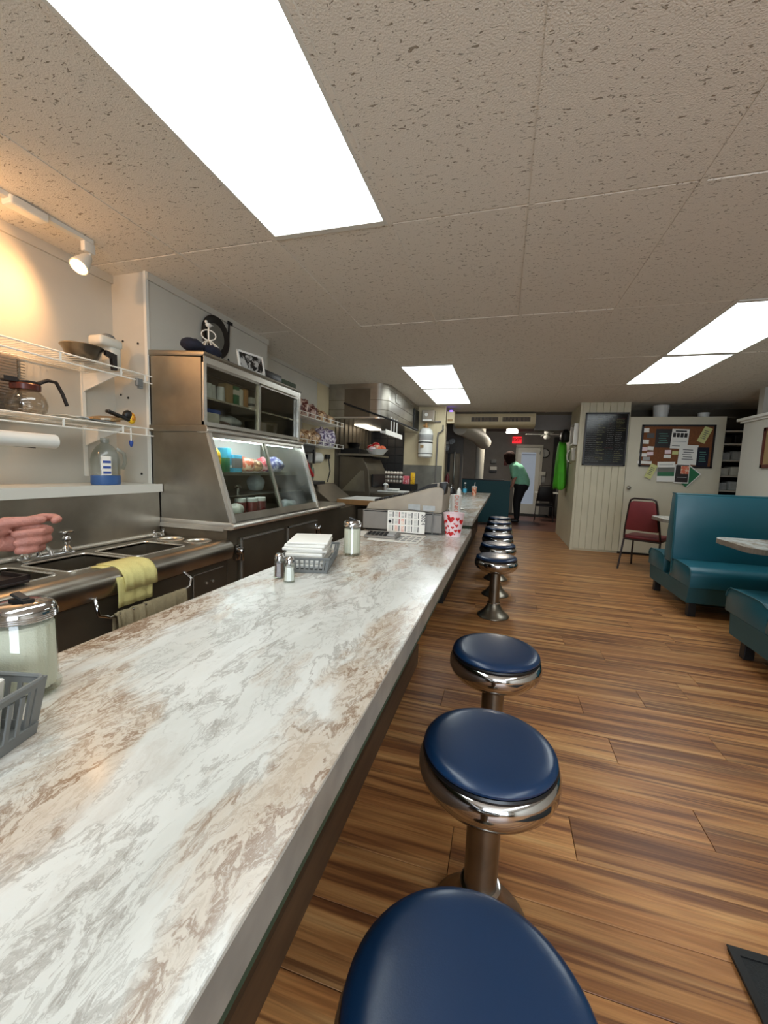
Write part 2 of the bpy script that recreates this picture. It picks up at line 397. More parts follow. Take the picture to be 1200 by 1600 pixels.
def text_bm(s, size, ext=.0006, align='CENTER', bold=0):
    cu = bpy.data.curves.new('t', 'FONT'); cu.body = s; cu.size = size; cu.extrude = ext; cu.align_x = align; cu.align_y = 'CENTER'; cu.resolution_u = 3; cu.offset = bold
    o = bpy.data.objects.new('t', cu); C.objects.link(o)
    dg = bpy.context.evaluated_depsgraph_get(); me = bpy.data.meshes.new_from_object(o.evaluated_get(dg))
    bm = bmesh.new(); bm.from_mesh(me); bpy.data.objects.remove(o); bpy.data.curves.remove(cu); bpy.data.meshes.remove(me); return bm
def text(name, s, size, m, mtx, parent, bold=0):
    bm = text_bm(s, size, bold=bold); bmesh.ops.transform(bm, verts=bm.verts, matrix=mtx)
    return obj(name, bm, m, parent, recalc=False)
# orientation frames for text: facing -Y (towards camera down the room), facing +X
FACE_MY = Matrix(((1,0,0,0),(0,0,-1,0),(0,1,0,0),(0,0,0,1)))
FACE_PX = Matrix(((0,0,1,0),(1,0,0,0),(0,1,0,0),(0,0,0,1)))

# ------------------------------------------------------------------ structure
CZ = 2.35
# floor: sub floor and individual planks
bm = BM(); box(bm, (-2.6,-3,-.1), (5,9.2,-.006)); floor = struct('floor', bm, 'wood_base')
seam = {(-1): -.09, 0: .295, 1: .737, 2: .20, 3: .537, 4: 1.0, 5: .464, 6: .793, 7: 1.05}
LP = 1.24; RW = .175; meshes = {}
def plank_mesh(x0, x1):
    k = round(x1-x0, 3)
    if k not in meshes:
        b = BM(); g = .0009
        vs = box(b, (g, g, -.006), (k-g, RW-g, 0))
        es = [e for e in b.edges if all(v.co.z > -.001 for v in e.verts)]
        bmesh.ops.bevel(b, geom=es, offset=.0009, segments=1, affect='EDGES')
        me = bpy.data.meshes.new('plank'); b.to_mesh(me); b.free(); me.materials.append(MT['floor']); meshes[k] = me
    return meshes[k]
for r in range(-9, 24):
    y0 = 1.292+RW*r
    s0 = seam.get(r, random.uniform(0, LP))
    x = s0-LP*math.ceil((s0+.75)/LP)
    while x < 3.2:
        a = max(x, -.75); b_ = min(x+LP, 3.2)
        if b_-a > .03:
            o = bpy.data.objects.new('plank', plank_mesh(round(a,3), round(b_,3))); C.objects.link(o); o.parent = floor; o.location = (a, y0, 0)
        x += LP
# beyond, where single planks can no longer be told apart
bm = BM(); box(bm, (-.75,5.493,-.006), (3.2,9.2,0)); pf = obj('plank_field', bm, 'floor', floor); pf['kind'] = 'stuff'
bm = BM(); box(bm, (-2.6,-3,-.006), (-.752,9.2,-.001)); box(bm, (3.202,-3,-.006), (5,9.2,-.001)); box(bm, (-.75,-3,-.006), (3.2,-.29,-.001)); obj('floor_edge', bm, 'floor', floor)
bm = BM(); box(bm, (-2.6,9.2,-.1), (2.6,13.3,0)); fr = struct('floor_rear', bm, 'rear_floor')

# ceiling: slab above plus separate tiles
bm = BM(); box(bm, (-2.6,-3,CZ+.02), (5,8.2,CZ+.12)); ceil = struct('ceiling', bm, 'dark_soffit')
GX = [-2.46,-1.81,-1.20,-.585,.045,.67,1.36,1.965,2.58,3.2,3.82,4.4]
GY = [-3.0,-1.88,-.6,.68,1.96,3.24,4.52,5.815,7.11,8.2]
LIGHTS = {(2,2),(2,3),(2,6),(2,7),(6,5),(6,6),(6,1),(6,2)}
LIGHTS = {(2,2),(2,3),(2,6),(2,7),(6,5),(6,6),(6,1),(6,2)}
tiles = {}
lightcells = {(2,1),(2,2),(2,6),(2,7),(6,4),(6,5),(6,0),(6,1)}
def cells():
    for i in range(len(GX)-1):
        for j in range(len(GY)-1):
            yield i, j, GX[i], GX[i+1], GY[j], GY[j+1]
panelcells = set()
for i, j, x0, x1, y0, y1 in cells():
    cx, cy = (x0+x1)/2, (y0+y1)/2
    if (i == 2 and (-.6 <= y0 and y1 <= 1.97 or 4.5 <= y0 and y1 <= 7.12)) or (i == 6 and (3.2 <= y0 and y1 <= 5.82 or -1.9 <= y0 and y1 <= .69)):
        panelcells.add((i, j)); continue
    g = .0025; k = (round(x1-x0,3), round(y1-y0,3))
    if k not in tiles:
        b = BM(); box(b, (g,g,0), (k[0]-g,k[1]-g,.016))
        es = [e for e in b.edges if all(v.co.z < .001 for v in e.verts)]
        bmesh.ops.bevel(b, geom=es, offset=.004, segments=1, affect='EDGES')
        me = bpy.data.meshes.new('ceiling_tile'); b.to_mesh(me); b.free(); me.materials.append(MT['tile']); tiles[k] = me
    o = bpy.data.objects.new('ceiling_tile', tiles[k]); C.objects.link(o); o.parent = ceil; o.location = (x0, y0, CZ+random.uniform(-.0012,.0012))
# T-bar grid
bm = BM()
for x in GX[1:-1]: box(bm, (x-.012,-3,CZ-.003), (x+.012,8.19,CZ+.004))
obj('ceiling_runner', bm, 'tile', ceil)
# troffers
LBL = {(2,2): None}
def troffer(x0,x1,y0,y1,label,grp):
    t = thing('ceiling_light', label, 'ceiling light', ((x0+x1)/2,(y0+y1)/2,CZ), 0, grp)
    b = BM()
    f = .014
    box(b, (x0,y0,CZ-.004),(x0+f,y1,CZ+.02)); box(b, (x1-f,y0,CZ-.004),(x1,y1,CZ+.02)); box(b, (x0+f,y0,CZ-.006),(x1-f,y0+f*2.4,CZ+.02)); box(b, (x0+f,y1-f*2.4,CZ-.006),(x1-f,y1,CZ+.02))
    obj('frame', b, 'white_paint', t)
    b = BM(); box(b, (x0+f,y0+f*2.4,CZ+.002),(x1-f,y1-f*2.4,CZ+.01)); obj('lens', b, 'lens', t)
TL = {(2,2): 'rear half of the big bright ceiling panel over the near counter, mostly out of frame', (2,3): 'largest bright fluorescent ceiling panel, above the near counter at upper left',
      (2,6): 'nearer of the two joined ceiling panels above the cash register end', (2,7): 'farther of the two joined ceiling panels before the kitchen cylinder',
      (6,5): 'nearer and larger of the two joined ceiling panels above the booths', (6,6): 'farther of the two joined ceiling panels above the red chair',
      (6,1): 'ceiling panel behind the camera on the booth side, rear one', (6,2): 'ceiling panel behind the camera on the booth side, front one'}
for (i, j) in sorted(panelcells):
    x0, x1, y0, y1 = GX[i]+.01, GX[i+1]-.01, GY[j], GY[j+1]
    key = (i, j)
    troffer(x0, x1, y0+.004, y1-.004, TL.get(key, 'fluorescent ceiling panel set in the tiled ceiling, near one' if y0 < 3 else 'fluorescent ceiling panel over the booths'), None)

# walls
bm = BM(); box(bm, (-2.60,-3,0), (-2.44,2.09,CZ+.02)); struct('wall_alcove', bm, 'wall_white')
bm = BM(); box(bm, (-2.60,2.09,0), (-2.17,3.43,CZ+.02)); wl = struct('wall_left', bm, 'wall_white')
bm = BM(); box(bm, (-2.60,3.43,0), (-2.42,8.3,CZ+.02)); struct('wall_kitchen', bm, 'wall_white')
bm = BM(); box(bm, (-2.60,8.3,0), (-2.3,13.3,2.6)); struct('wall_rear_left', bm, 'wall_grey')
# corner bead on the return and screw heads
bm = BM(); box(bm, (-2.18,2.08,1.05), (-2.16,2.10,CZ)); struct('trim_1', bm, 'white_paint')
bm = BM()
for x, z in ((-2.39,1.95),(-2.36,1.95),(-2.24,1.93),(-2.39,1.62),(-2.33,1.60),(-2.24,1.12)): lathe(bm, [(0,0),(.007,0),(.007,-.004),(0,-.005)], (x,2.09,z), 8, 'y')
obj('screw', bm, 'black', wl)
# crown trims
bm = BM(); box(bm, (-2.44,-3,CZ-.05), (-2.425,2.09,CZ)); struct('trim_2', bm, 'wall_white')
bm = BM(); box(bm, (-2.17,2.09,CZ-.045), (-2.155,3.43,CZ)); box(bm, (-2.42,3.43,CZ-.04), (-2.405,5.35,CZ)); struct('trim_3', bm, 'wall_white')
# panel joint strip on left wall
# cream kitchen end wall with wainscot
bm = BM(); box(bm, (-2.42,7.4,0), (-1.05,7.55,CZ+.02)); wk = struct('wall_kitchen_end', bm, 'wall_warm')
bm = BM(); box(bm, (-1.80,7.375,.8), (-1.075,7.4,1.30)); obj('wainscot_panel', bm, 'wainscot', wk)
bm = BM()
for x in (-1.45,-1.20): box(bm, (x-.006,7.392,1.3), (x+.006,7.4,2.3))
box(bm, (-1.075,7.37,.0), (-1.05,7.4,CZ)); box(bm, (-1.47,7.385,2.30),(-1.05,7.4,2.33)); obj('panel_batten', bm, 'wall_warm', wk)
# wall tiles behind the range: individual dark tiles
kt = BM(); box(kt, (-2.41,7.36,.7), (-1.80,7.398,1.93)); kt = obj('tile_backing', kt, 'black', wk)
me = None
for i in range(4):
    for j in range(8):
        x0 = -2.40+i*.15; z0 = .72+j*.15
        if me is None:
            b = BM(); box(b, (0,0,0), (.142,.012,.142), .003, 1); me = bpy.data.meshes.new('wall_tile'); b.to_mesh(me); b.free(); me.materials.append(MT['black_tile'])
        o = bpy.data.objects.new('wall_tile', me); C.objects.link(o); o.parent = wk; o.location = (x0, 7.35, z0)
# dark stainless wall lining of cook line on the left wall: ribbed sheet
bm = BM(); box(bm, (-2.42,5.62,.6), (-2.40,7.36,1.98))
for k in range(9): box(bm, (-2.40,5.75+k*.18,.9), (-2.385,5.765+k*.18,1.95), .003, 1)
obj('steel_lining', bm, 'ss_dark', wk)

# beadboard pillar: base wall plus single boards
bm = BM(); box(bm, (1.13,7.17,0), (1.81,7.3,CZ+.02)); wp = struct('wall_pillar', bm, 'cream_bead')
for k in range(7):
    b = BM(); x0 = 1.137+k*.096; box(b, (x0+.0015,7.15,.03), (x0+.0945,7.17,CZ), .003, 1); obj('board', b, 'cream_bead', wp)
bm = BM(); box(bm, (1.10,7.14,0), (1.137,7.19,CZ)); obj('corner_board', bm, 'cream_bead', wp)
# partition going back from pillar (coat wall)
bm = BM(); box(bm, (1.12,7.30,0), (1.24,9.2,2.45)); struct('wall_partition', bm, 'cream_bead')
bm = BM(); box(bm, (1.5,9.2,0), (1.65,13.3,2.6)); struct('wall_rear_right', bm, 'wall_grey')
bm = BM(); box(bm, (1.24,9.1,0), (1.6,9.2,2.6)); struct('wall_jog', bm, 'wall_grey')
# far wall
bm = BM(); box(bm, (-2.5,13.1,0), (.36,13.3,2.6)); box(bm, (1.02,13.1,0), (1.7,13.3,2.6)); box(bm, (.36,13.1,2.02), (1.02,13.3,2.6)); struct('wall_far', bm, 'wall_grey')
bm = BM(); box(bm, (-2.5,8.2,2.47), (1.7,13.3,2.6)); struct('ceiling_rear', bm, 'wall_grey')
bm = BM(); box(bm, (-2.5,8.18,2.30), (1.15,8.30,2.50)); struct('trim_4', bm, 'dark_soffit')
# dark header piece at right of the duct
bm = BM(); box(bm, (.5,8.19,2.02), (1.12,8.35,2.32)); struct('trim_5', bm, 'wall_grey')

# wall beyond the booths: bulletin partition, dark recess above
bm = BM(); box(bm, (1.815,7.165,.03), (3.06,7.21,2.13), .003, 1); d1 = struct('door_1', bm, 'door_cream')
b = BM(); lathe(b, [(0,0),(.012,0),(.012,-.03),(.026,-.036),(.03,-.05),(.024,-.064),(0,-.068)], (1.87,7.165,1.045), 20, 'y'); obj('door_knob', b, 'chrome_worn', d1, True)['label'] = 'small brass coloured round knob'
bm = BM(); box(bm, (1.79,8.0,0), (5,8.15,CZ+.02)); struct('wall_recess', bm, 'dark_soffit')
bm = BM(); box(bm, (1.8,7.15,0), (4.4,7.2,.03)); struct('baseboard_far', bm, 'black')
# right outer wall + half wall with cap
bm = BM(); box(bm, (4.4,-3,0), (4.55,8.1,CZ+.02)); struct('wall_right', bm, 'wall_white')
bm = BM(); box(bm, (2.86,-2.7,0), (2.98,6.26,1.95)); hw = struct('wall_divider', bm, 'wall_white')
bm = BM(); box(bm, (2.80,-2.7,1.95), (3.04,6.32,1.985), .006); box(bm, (2.83,-2.7,1.93), (3.01,6.29,1.95)); obj('cap_moulding', bm, 'white_paint', hw)
bm = BM(); box(bm, (2.98,6.15,0), (4.4,6.26,CZ+.02)); struct('wall_cross', bm, 'wall_white')
# front wall behind camera with window opening
bm = BM(); box(bm, (-2.6,-2.75,0), (-.2,-2.6,CZ+.02)); box(bm, (2.15,-2.75,0), (4.6,-2.6,CZ+.02)); box(bm, (-.2,-2.75,0), (3.3,-2.6,.6)); box(bm, (-.2,-2.75,2.15), (3.3,-2.6,CZ+.02)); struct('wall_front', bm, 'wall_white')
bm = BM()
for x in (-.2,.95,2.1): box(bm, (x,-2.70,.6), (x+.05,-2.66,2.15))
for z in (.6,2.1): box(bm, (-.2,-2.70,z), (2.15,-2.66,z+.05))
struct('window_1', bm, 'blackwood')

# far door
bm = BM(); box(bm, (.31,13.04,0), (.37,13.12,2.02)); box(bm, (1.01,13.04,0), (1.08,13.12,2.02)); box(bm, (.31,13.04,2.0), (1.08,13.12,2.08)); struct('trim_6', bm, 'wall_white')
bm = BM(); box(bm, (.37,13.12,0), (.48,13.16,2.0)); box(bm, (.90,13.12,0), (1.01,13.16,2.0)); box(bm, (.48,13.12,1.86), (.90,13.16,2.0)); box(bm, (.48,13.12,0), (.90,13.16,.30)); d2 = struct('door_2', bm, 'white_paint')
bm = BM(); box(bm, (.48,13.13,.30), (.90,13.15,1.86)); obj('pane', bm, 'outside', d2)
bm = BM(); box(bm, (.5,13.10,1.78), (.88,13.125,1.80)); obj('closer', bm, 'black', d2)

# left ledge & steel splash
bm = BM(); box(bm, (-2.44,-1.5,1.035), (-2.085,2.085,1.06), .003, 1); box(bm, (-2.0849,-1.5,1.012), (-2.074,2.087,1.062)); struct('trim_7', bm, 'white_paint')
bm = BM(); box(bm, (-2.44,-1.5,0), (-2.10,2.085,1.03)); struct('wall_splash', bm, 'ss')

# ------------------------------------------------------------------ main counter
t = thing('lunch_counter', 'long near counter with white and brown marble laminate top beside the stools', 'counter', (-.55,1,0))
b = BM(); box(b, (-.906,-1.0,.725), (-.208,3.06,.78), .0015, 1); obj('countertop', b, 'marble', t)
b = BM(); box(b, (-.208,-1.0,.725), (-.2055,3.062,.7788)); obj('edge_band', b, 'edge', t)['label'] = 'grey brown edge band'
b = BM(); box(b, (-.88,-1.0,.695), (-.214,3.05,.725)); obj('underlay', b, 'green_strip', t)
b = BM(); box(b, (-.86,-.98,.0), (-.455,2.40,.695)); obj('base_cabinet', b, 'wood_base', t)
b = BM(); box(b, (-.455,-.98,.0), (-.443,2.40,.13)); obj('kick_board', b, 'wood_base', t)
b = BM(); box(b, (-.85,2.9,.0), (-.5,3.0,.695)); obj('end_post', b, 'black', t)
t = thing('rear_counter', 'far marble laminate counter behind the cash register', 'counter', (-.6,6,0))
b = BM(); box(b, (-.93,3.55,.74), (-.237,8.8,.78), .0015, 1); obj('countertop', b, 'marble', t)
b = BM(); box(b, (-.237,3.55,.74), (-.2345,8.8,.7788)); box(b, (-.93,3.548,.74), (-.235,3.55,.7788)); obj('edge_band', b, 'edge', t)
b = BM(); box(b, (-.90,3.6,.70), (-.26,8.75,.74)); obj('underlay', b, 'green_strip', t)
b = BM(); box(b, (-.88,3.62,.0), (-.46,8.7,.70)); obj('base_cabinet', b, 'black', t)

# ------------------------------------------------------------------ stools
SL = ['nearest round navy stool, cut by the bottom edge of the picture', 'second round navy stool from the camera with a full view of its chrome ring',
 'third navy stool from the camera, last before the gap in the row', 'first stool beyond the gap, its flared base in full view', 'second stool beyond the gap in the overlapping row',
 'third stool beyond the gap in the overlapping row', 'fourth stool beyond the gap in the overlapping row', 'fifth stool beyond the gap, small and overlapped', 'farthest stool of the row, by the teal partition']
ST = [(.000,.47),(.006,1.015),(.012,1.605),(-.016,3.47),(-.012,4.10),(-.020,4.73),(-.022,5.36),(-.02,5.99),(-.02,6.62)]
def make_stool():
    t = thing('counter_stool', '', 'stool', (0,0,0), 0, 'round stools along the counter')
    b = BM(); lathe(b, [(.128,0),(.132,.004),(.130,.010),(.112,.024),(.088,.045),(.068,.07),(.055,.098),(.050,.112),(.047,.116),(0,.116)], seg=40); obj('base', b, 'chrome_worn', t, True)
    b = BM(); lathe(b, [(.049,.112),(.053,.114),(.053,.119),(.049,.121),(0,.121)], seg=32); obj('collar', b, 'chrome', t, True)
    b = BM(); lathe(b, [(.043,.11),(.043,.385)], seg=28); obj('pole', b, 'chrome_worn', t, True)
    b = BM(); lathe(b, [(.03,.368),(.075,.375),(.120,.387),(.150,.403),(.168,.424),(.176,.446),(.175,.466),(.168,.481),(.158,.488),(.0,.488)], seg=56); obj('ring', b, 'chrome', t, True)
    b = BM(); lathe(b, [(.150,.484),(.166,.486),(.1675,.491),(.165,.496),(.150,.497)], seg=56); lathe(b, [(.0,.497),(.16,.497),(.164,.499),(.0,.503)], seg=8) if False else None; obj('seat_band', b, 'black_trim', t, True)
    b = BM(); lathe(b, [(.158,.494),(.164,.498),(.165,.504),(.160,.511),(.150,.5155),(.13,.518),(.08,.5195),(0,.520)], seg=56); obj('seat', b, 'navy', t, True)
    return t
st = make_stool(); first = True
for (x, y), l in zip(ST, SL):
    o = st if first else copy_tree(st); first = False
    o.location = (x, y, 0); o.rotation_euler = (0,0,random.uniform(0,6)); o['label'] = l

# ------------------------------------------------------------------ items on the near counter
ZT = .781
def sugar_jar(x, y, r, h, label):
    t = thing('sugar_dispenser', label, 'sugar dispenser', (x,y,ZT))
    z = ZT
    b = BM(); prof = [(r*.92,z),(r*1.03,z+.006),(r*1.03,z+.014),(r*.95,z+.022),(r*.93,z+h*.80),(r*.88,z+h*.84)]
    bm_f = lathe(b, prof, (x,y,0), 48)
    for v in b.verts:                                     # fluted wall
        d = Vector((v.co.x-x, v.co.y-y))
        if z+.02 < v.co.z < z+h*.82:
            pass
    obj('jar', b, 'jar_glass', t, True)
    b = BM(); n = 48; rr = r*.90
    lathe(b, [(0,z+.012),(rr*.96,z+.012),(rr,z+.02),(rr,z+h*.74),(rr*.9,z+h*.765),(0,z+h*.77)], (x,y,0), n)
    for v in b.verts:
        d = Vector((v.co.x-x, v.co.y-y)); a = math.atan2(d.y, d.x)
        if d.length > rr*.7:
            k = 1-.05*(1 if math.cos(a*16) > 0 else 0); v.co.x = x+d.x*k; v.co.y = y+d.y*k
    obj('sugar', b, 'sugar', t, True)
    b = BM(); lathe(b, [(r*.97,z+h*.82),(r*1.0,z+h*.825),(r*1.0,z+h*.90),(r*.97,z+h*.93),(r*.90,z+h*.965),(r*.75,z+h*.99),(r*.4,z+h),(0,z+h)], (x,y,0), 48)
    for k in range(3): tube(b, [(x+r*1.0*math.cos(a*math.pi/18), y+r*1.0*math.sin(a*math.pi/18), z+h*(.838+.02*k)) for a in range(36)], .0016, 6, closed=True)
    obj('lid', b, 'chrome', t, True)
    b = BM(); prism(b, [(x-.014,y-.012),(x+.016,y-.008),(x+.02,y+.008),(x-.012,y+.012)], 'z', z+h, z+h+.004); box(b, (x-.018,y-.008,z+h+.004),(x+.012,y+.008,z+h+.010), .002, 1, rot=(0,.3,0)); obj('flap', b, 'black', t)
    return t
sugar_jar(-.688, 1.835, .043, .170, 'glass sugar dispenser with chrome lid behind the napkin basket')
sugar_jar(-.800, .490, .049, .168, 'large glass sugar dispenser with metal lid at the left edge of the picture')
def shaker(x, y, fill, label):
    t = thing('shaker', label, 'shaker', (x,y,ZT), 0, 'salt and pepper shakers'); z = ZT
    b = BM(); lathe(b, [(.020,z),(.0225,z+.003),(.0225,z+.008),(.0185,z+.065),(.016,z+.070)], (x,y,0), 8); obj('glass_body', b, 'jar_glass', t)
    b = BM(); lathe(b, [(0,z+.006),(.018,z+.006),(.0155,z+.055),(0,z+.056)], (x,y,0), 8); obj('contents', b, fill, t)
    b = BM(); lathe(b, [(.016,z+.066),(.018,z+.068),(.018,z+.080),(.015,z+.088),(.008,z+.093),(0,z+.094)], (x,y,0), 24); obj('cap', b, 'chrome', t, True)
shaker(-.790, 1.335, 'pepper', 'pepper shaker with brown contents beside the napkin basket')
shaker(-.728, 1.300, 'salt', 'salt shaker with white contents beside the napkin basket')
def basket(cx, cy, w, d, h, rz, label):
    t = thing('napkin_basket', label, 'basket', (cx,cy,ZT), 0); Mx = Matrix.Translation((cx,cy,0)) @ Matrix.Rotation(rz, 4, 'Z') ; z = ZT
    def wall(b, sx, sy, tk=.0035):
        pass
    b = BM()
    # floor
    box(b, (-w/2+.012,-d/2+.012,z), (w/2-.012,d/2-.012,z+.004))
    def P(side, s, v):      # s along -1..1, v height 0..1; flared walls
        fw_ = w/2-.012*(1-v); fd = d/2-.012*(1-v)
        return {'f': (s*fw_, -fd), 'b': (s*fw_, fd), 'l': (-fw_, s*fd), 'r': (fw_, s*fd)}[side]
    for side in 'fblr':
        n = 10 if side in 'fb' else 16
        for v0, v1 in ((0,.2),(.86,1)):
            for s0, s1 in ((-1,1),):
                p = [P(side,s0,v0),P(side,s1,v0),P(side,s1,v1),P(side,s0,v1)]
                q = [b.verts.new((p[0][0],p[0][1],z+h*v0)),b.verts.new((p[1][0],p[1][1],z+h*v0)),b.verts.new((p[2][0],p[2][1],z+h*v1)),b.verts.new((p[3][0],p[3][1],z+h*v1))]
                b.faces.new(q)
        for k in range(n+1):
            s = -1+2*k/n; hw_ = .35/n
            s0, s1 = max(-1,s-hw_), min(1,s+hw_)
            if k in (0,n): s0, s1 = max(-1,s-1.3/n), min(1,s+1.3/n)
            p = [P(side,s0,.2),P(side,s1,.2),P(side,s1,.86),P(side,s0,.86)]
            q = [b.verts.new((p[i][0],p[i][1],z+h*(.2 if i<2 else .86))) for i in range(4)]
            b.faces.new(q)
    bmesh.ops.transform(b, matrix=Mx, verts=b.verts)
    o = obj('slotted_bin', b, 'grey_pl', t); md = o.modifiers.new('thick','SOLIDIFY'); md.thickness = .003
    b = BM(); c = [(-w/2,-d/2),(w/2,-d/2),(w/2,d/2),(-w/2,d/2)]; pts = []
    for i, (x, y) in enumerate(c):
        for k in range(5):
            a = math.pi+i*math.pi/2+k*math.pi/8; rr = .014
            pts.append((x-math.copysign(rr,x)+rr*math.cos(a), y-math.copysign(rr,y)+rr*math.sin(a), z+h))
    tube(b, pts, .0035, 6, closed=True); bmesh.ops.transform(b, matrix=Mx, verts=b.verts); obj('rim', b, 'grey_pl', t, True)
    return t
basket(-.781, 1.595, .20, .36, .062, R(16), 'grey slotted plastic basket holding a stack of white napkins')
# napkins
t = thing('napkin_stack', 'stack of folded white paper napkins heaped in the grey basket', 'napkins', (-.77,1.56,ZT+.006))
z = ZT+.006; k = 0
while z < ZT+.112:
    th = random.uniform(.009,.014); b = BM(); ox, oy, a = random.uniform(-.006,.006), random.uniform(-.01,.01), R(16)+random.uniform(-.06,.06)
    lo = .075 if z < ZT+.06 else .082
    box(b, (-.785-lo+ox,1.57-.11+oy,z), (-.785+lo+ox,1.57+.11+oy,z+th-.001), .003, 2, rot=(0,0,a)); obj('napkin_bundle', b, 'napkin', t, True); z += th; k += 1
basket(-.719, .26, .20, .30, .085, R(14), 'dark grey slotted basket at the lower left edge of the picture')
t = thing('condiment_packets', 'white sugar packets standing in the left edge basket', 'packets', (-.72,.37,ZT+.005), 0)
for k in range(6):
    b = BM(); box(b, (-.76+k*.014,.345,ZT+.006), (-.753+k*.014,.395,ZT+.094), .002, 1, rot=(0,.12,.1*k)); obj('packet', b, 'paper', t)
# papers, calculator, calendar
t = thing('counter_papers', 'printed paper sheets lying flat in front of the cash register', 'papers', (-.63,2.42,ZT))
b = BM(); prism(b, [(-.76,2.27),(-.455,2.27),(-.455,2.56),(-.80,2.60)], 'z', ZT, ZT+.002); obj('sheet', b, 'paper', t)
b = BM(); prism(b, [(-.93,2.40),(-.78,2.38),(-.80,2.58),(-.94,2.58)], 'z', ZT, ZT+.0015); obj('sheet', b, 'paper', t)
b = BM()
for i in range(4):
    for j in range(3): box(b, (-.60+i*.035,2.31+j*.07,ZT+.002),(-.575+i*.035,2.36+j*.07,ZT+.0024))
obj('printing', b, 'ltgrey_print', t)['kind'] = 'stuff'
t = thing('calculator', 'grey desk calculator lying on the papers by the register', 'calculator', (-.71,2.40,ZT+.003))
b = BM(); prism(b, [(2.33,ZT+.003),(2.47,ZT+.003),(2.47,ZT+.030),(2.43,ZT+.032),(2.33,ZT+.015)], 'x', -.80,-.60, .003); obj('body', b, 'grey_box', t)
b = BM()
for i in range(5):
    for j in range(3): box(b, (-.785+i*.026,2.345+j*.024,ZT+.020+j*.0040),(-.766+i*.026,2.362+j*.024,ZT+.026+j*.0040), .002, 1)
o = obj('keys', b, 'black', t)
b = BM(); box(b, (-.655,2.35,ZT+.021),(-.61,2.42,ZT+.033), rot=(.12,0,0)); obj('display', b, 'ltgrey_print', t)
t = thing('wall_calendar', 'white 2024 year calendar card leaning on the cash register', 'calendar', (-.60,2.60,ZT))
tl = (R(-12)); CY = 2.608
b = BM(); box(b, (-.73,CY-.0008,ZT+.006),(-.475,CY+.0008,ZT+.150)); obj('card', b, 'paper', t)
def strip(b, x0, x1, z0, z1, y): box(b, (x0,y-.001,z0),(x1,y,z1))
bs = {'deepred': BM(), 'ltgrey_print': BM(), 'grey_print': BM(), 'salmon': BM()}
for i in range(5):
    for j in range(3):
        x0 = -.722+i*.043; z0 = ZT+.014+j*.046
        m_ = 'salmon' if random.random() < .25 else 'ltgrey_print'
        for q in range(5): strip(bs[m_], x0+.002, x0+.022, z0+q*.008, z0+q*.008+.003, CY-.0009)
        strip(bs['deepred' if i == 1 and j != 0 else 'grey_print'], x0+.028, x0+.034, z0, z0+.036, CY-.0009)
for k_, b in bs.items(): obj('printing', b, k_, t)['kind'] = 'stuff'
text('year_text', '2024', .036, 'black', Matrix.Translation((-.488,CY-.0015,ZT+.10)) @ Matrix.Rotation(R(-90),4,'Y') @ FACE_MY if False else Matrix.Translation((-.488,CY-.0015,ZT+.100)) @ FACE_MY @ Matrix.Rotation(R(-90),4,'Z'), t)
b = BM(); lathe(b, [(0,0),(.010,0),(.010,-.001),(0,-.001)], (-.712,CY-.001,ZT+.075), 20, 'y'); obj('logo_disc', b, 'black', t)
# cash register
t = thing('cash_register', 'beige wedge shaped cash register on a grey drawer box', 'cash register', (-.64,2.84,ZT))
b = BM(); box(b, (-.917,2.64,ZT+.012),(-.370,3.02,ZT+.142), .006, 2); obj('drawer_box', b, 'grey_box', t)
b = BM(); box(b, (-.90,2.66,ZT),(-.39,3.0,ZT+.012)); box(b, (-.905,2.638,ZT+.132),(-.38,2.645,ZT+.138)); obj('foot_plinth', b, 'black', t)
b = BM(); prism(b, [(-.90,ZT+.144),(-.372,ZT+.144),(-.368,ZT+.300),(-.40,ZT+.318),(-.46,ZT+.308),(-.62,ZT+.256),(-.88,ZT+.190)], 'y', 2.65, 3.01, .012); obj('housing', b, 'beige_pl', t, True)
b = BM(); prism(b, [(-.63,ZT+.252),(-.61,ZT+.262),(-.46,ZT+.335),(-.405,ZT+.345),(-.40,ZT+.30),(-.46,ZT+.29)], 'y', 2.70, 2.97, .004); obj('printer_hood', b, 'beige_pl', t, True)
b = BM(); prism(b, [(-.60,ZT+.266),(-.47,ZT+.331),(-.42,ZT+.338),(-.42,ZT+.315),(-.48,ZT+.298),(-.59,ZT+.258)], 'y', 2.694, 2.702); obj('smoked_cover', b, 'black', t)
b = BM(); prism(b, [(-.405,ZT+.262),(-.362,ZT+.268),(-.352,ZT+.335),(-.362,ZT+.350),(-.40,ZT+.345)], 'y', 2.67, 2.78, .006); obj('customer_display', b, 'black', t, True)
b = BM(); 
for i in range(6):
    for j in range(5): box(b, (-.86+i*.034,2.72+j*.05,ZT+.196+i*.0085),(-.834+i*.034,2.76+j*.05,ZT+.212+i*.0085), .003, 1)
obj('keypad', b, 'black', t)
b = BM()
tube(b, [(-.43,2.63,ZT+.155),(-.425,2.628,ZT+.10),(-.432,2.63,ZT+.04),(-.428,2.632,ZT+.004)], .004, 6); tube(b, [(-.43,2.632,ZT+.15),(-.60,2.64,ZT+.16)], .003, 6); obj('cord', b, 'grey_pl', t, True)
b = BM(); box(b, (-.60,2.6485,ZT+.158),(-.52,2.650,ZT+.195)); box(b, (-.50,2.6485,ZT+.158),(-.42,2.650,ZT+.19)); obj('worn_sticker', b, 'plastic_clear', t)
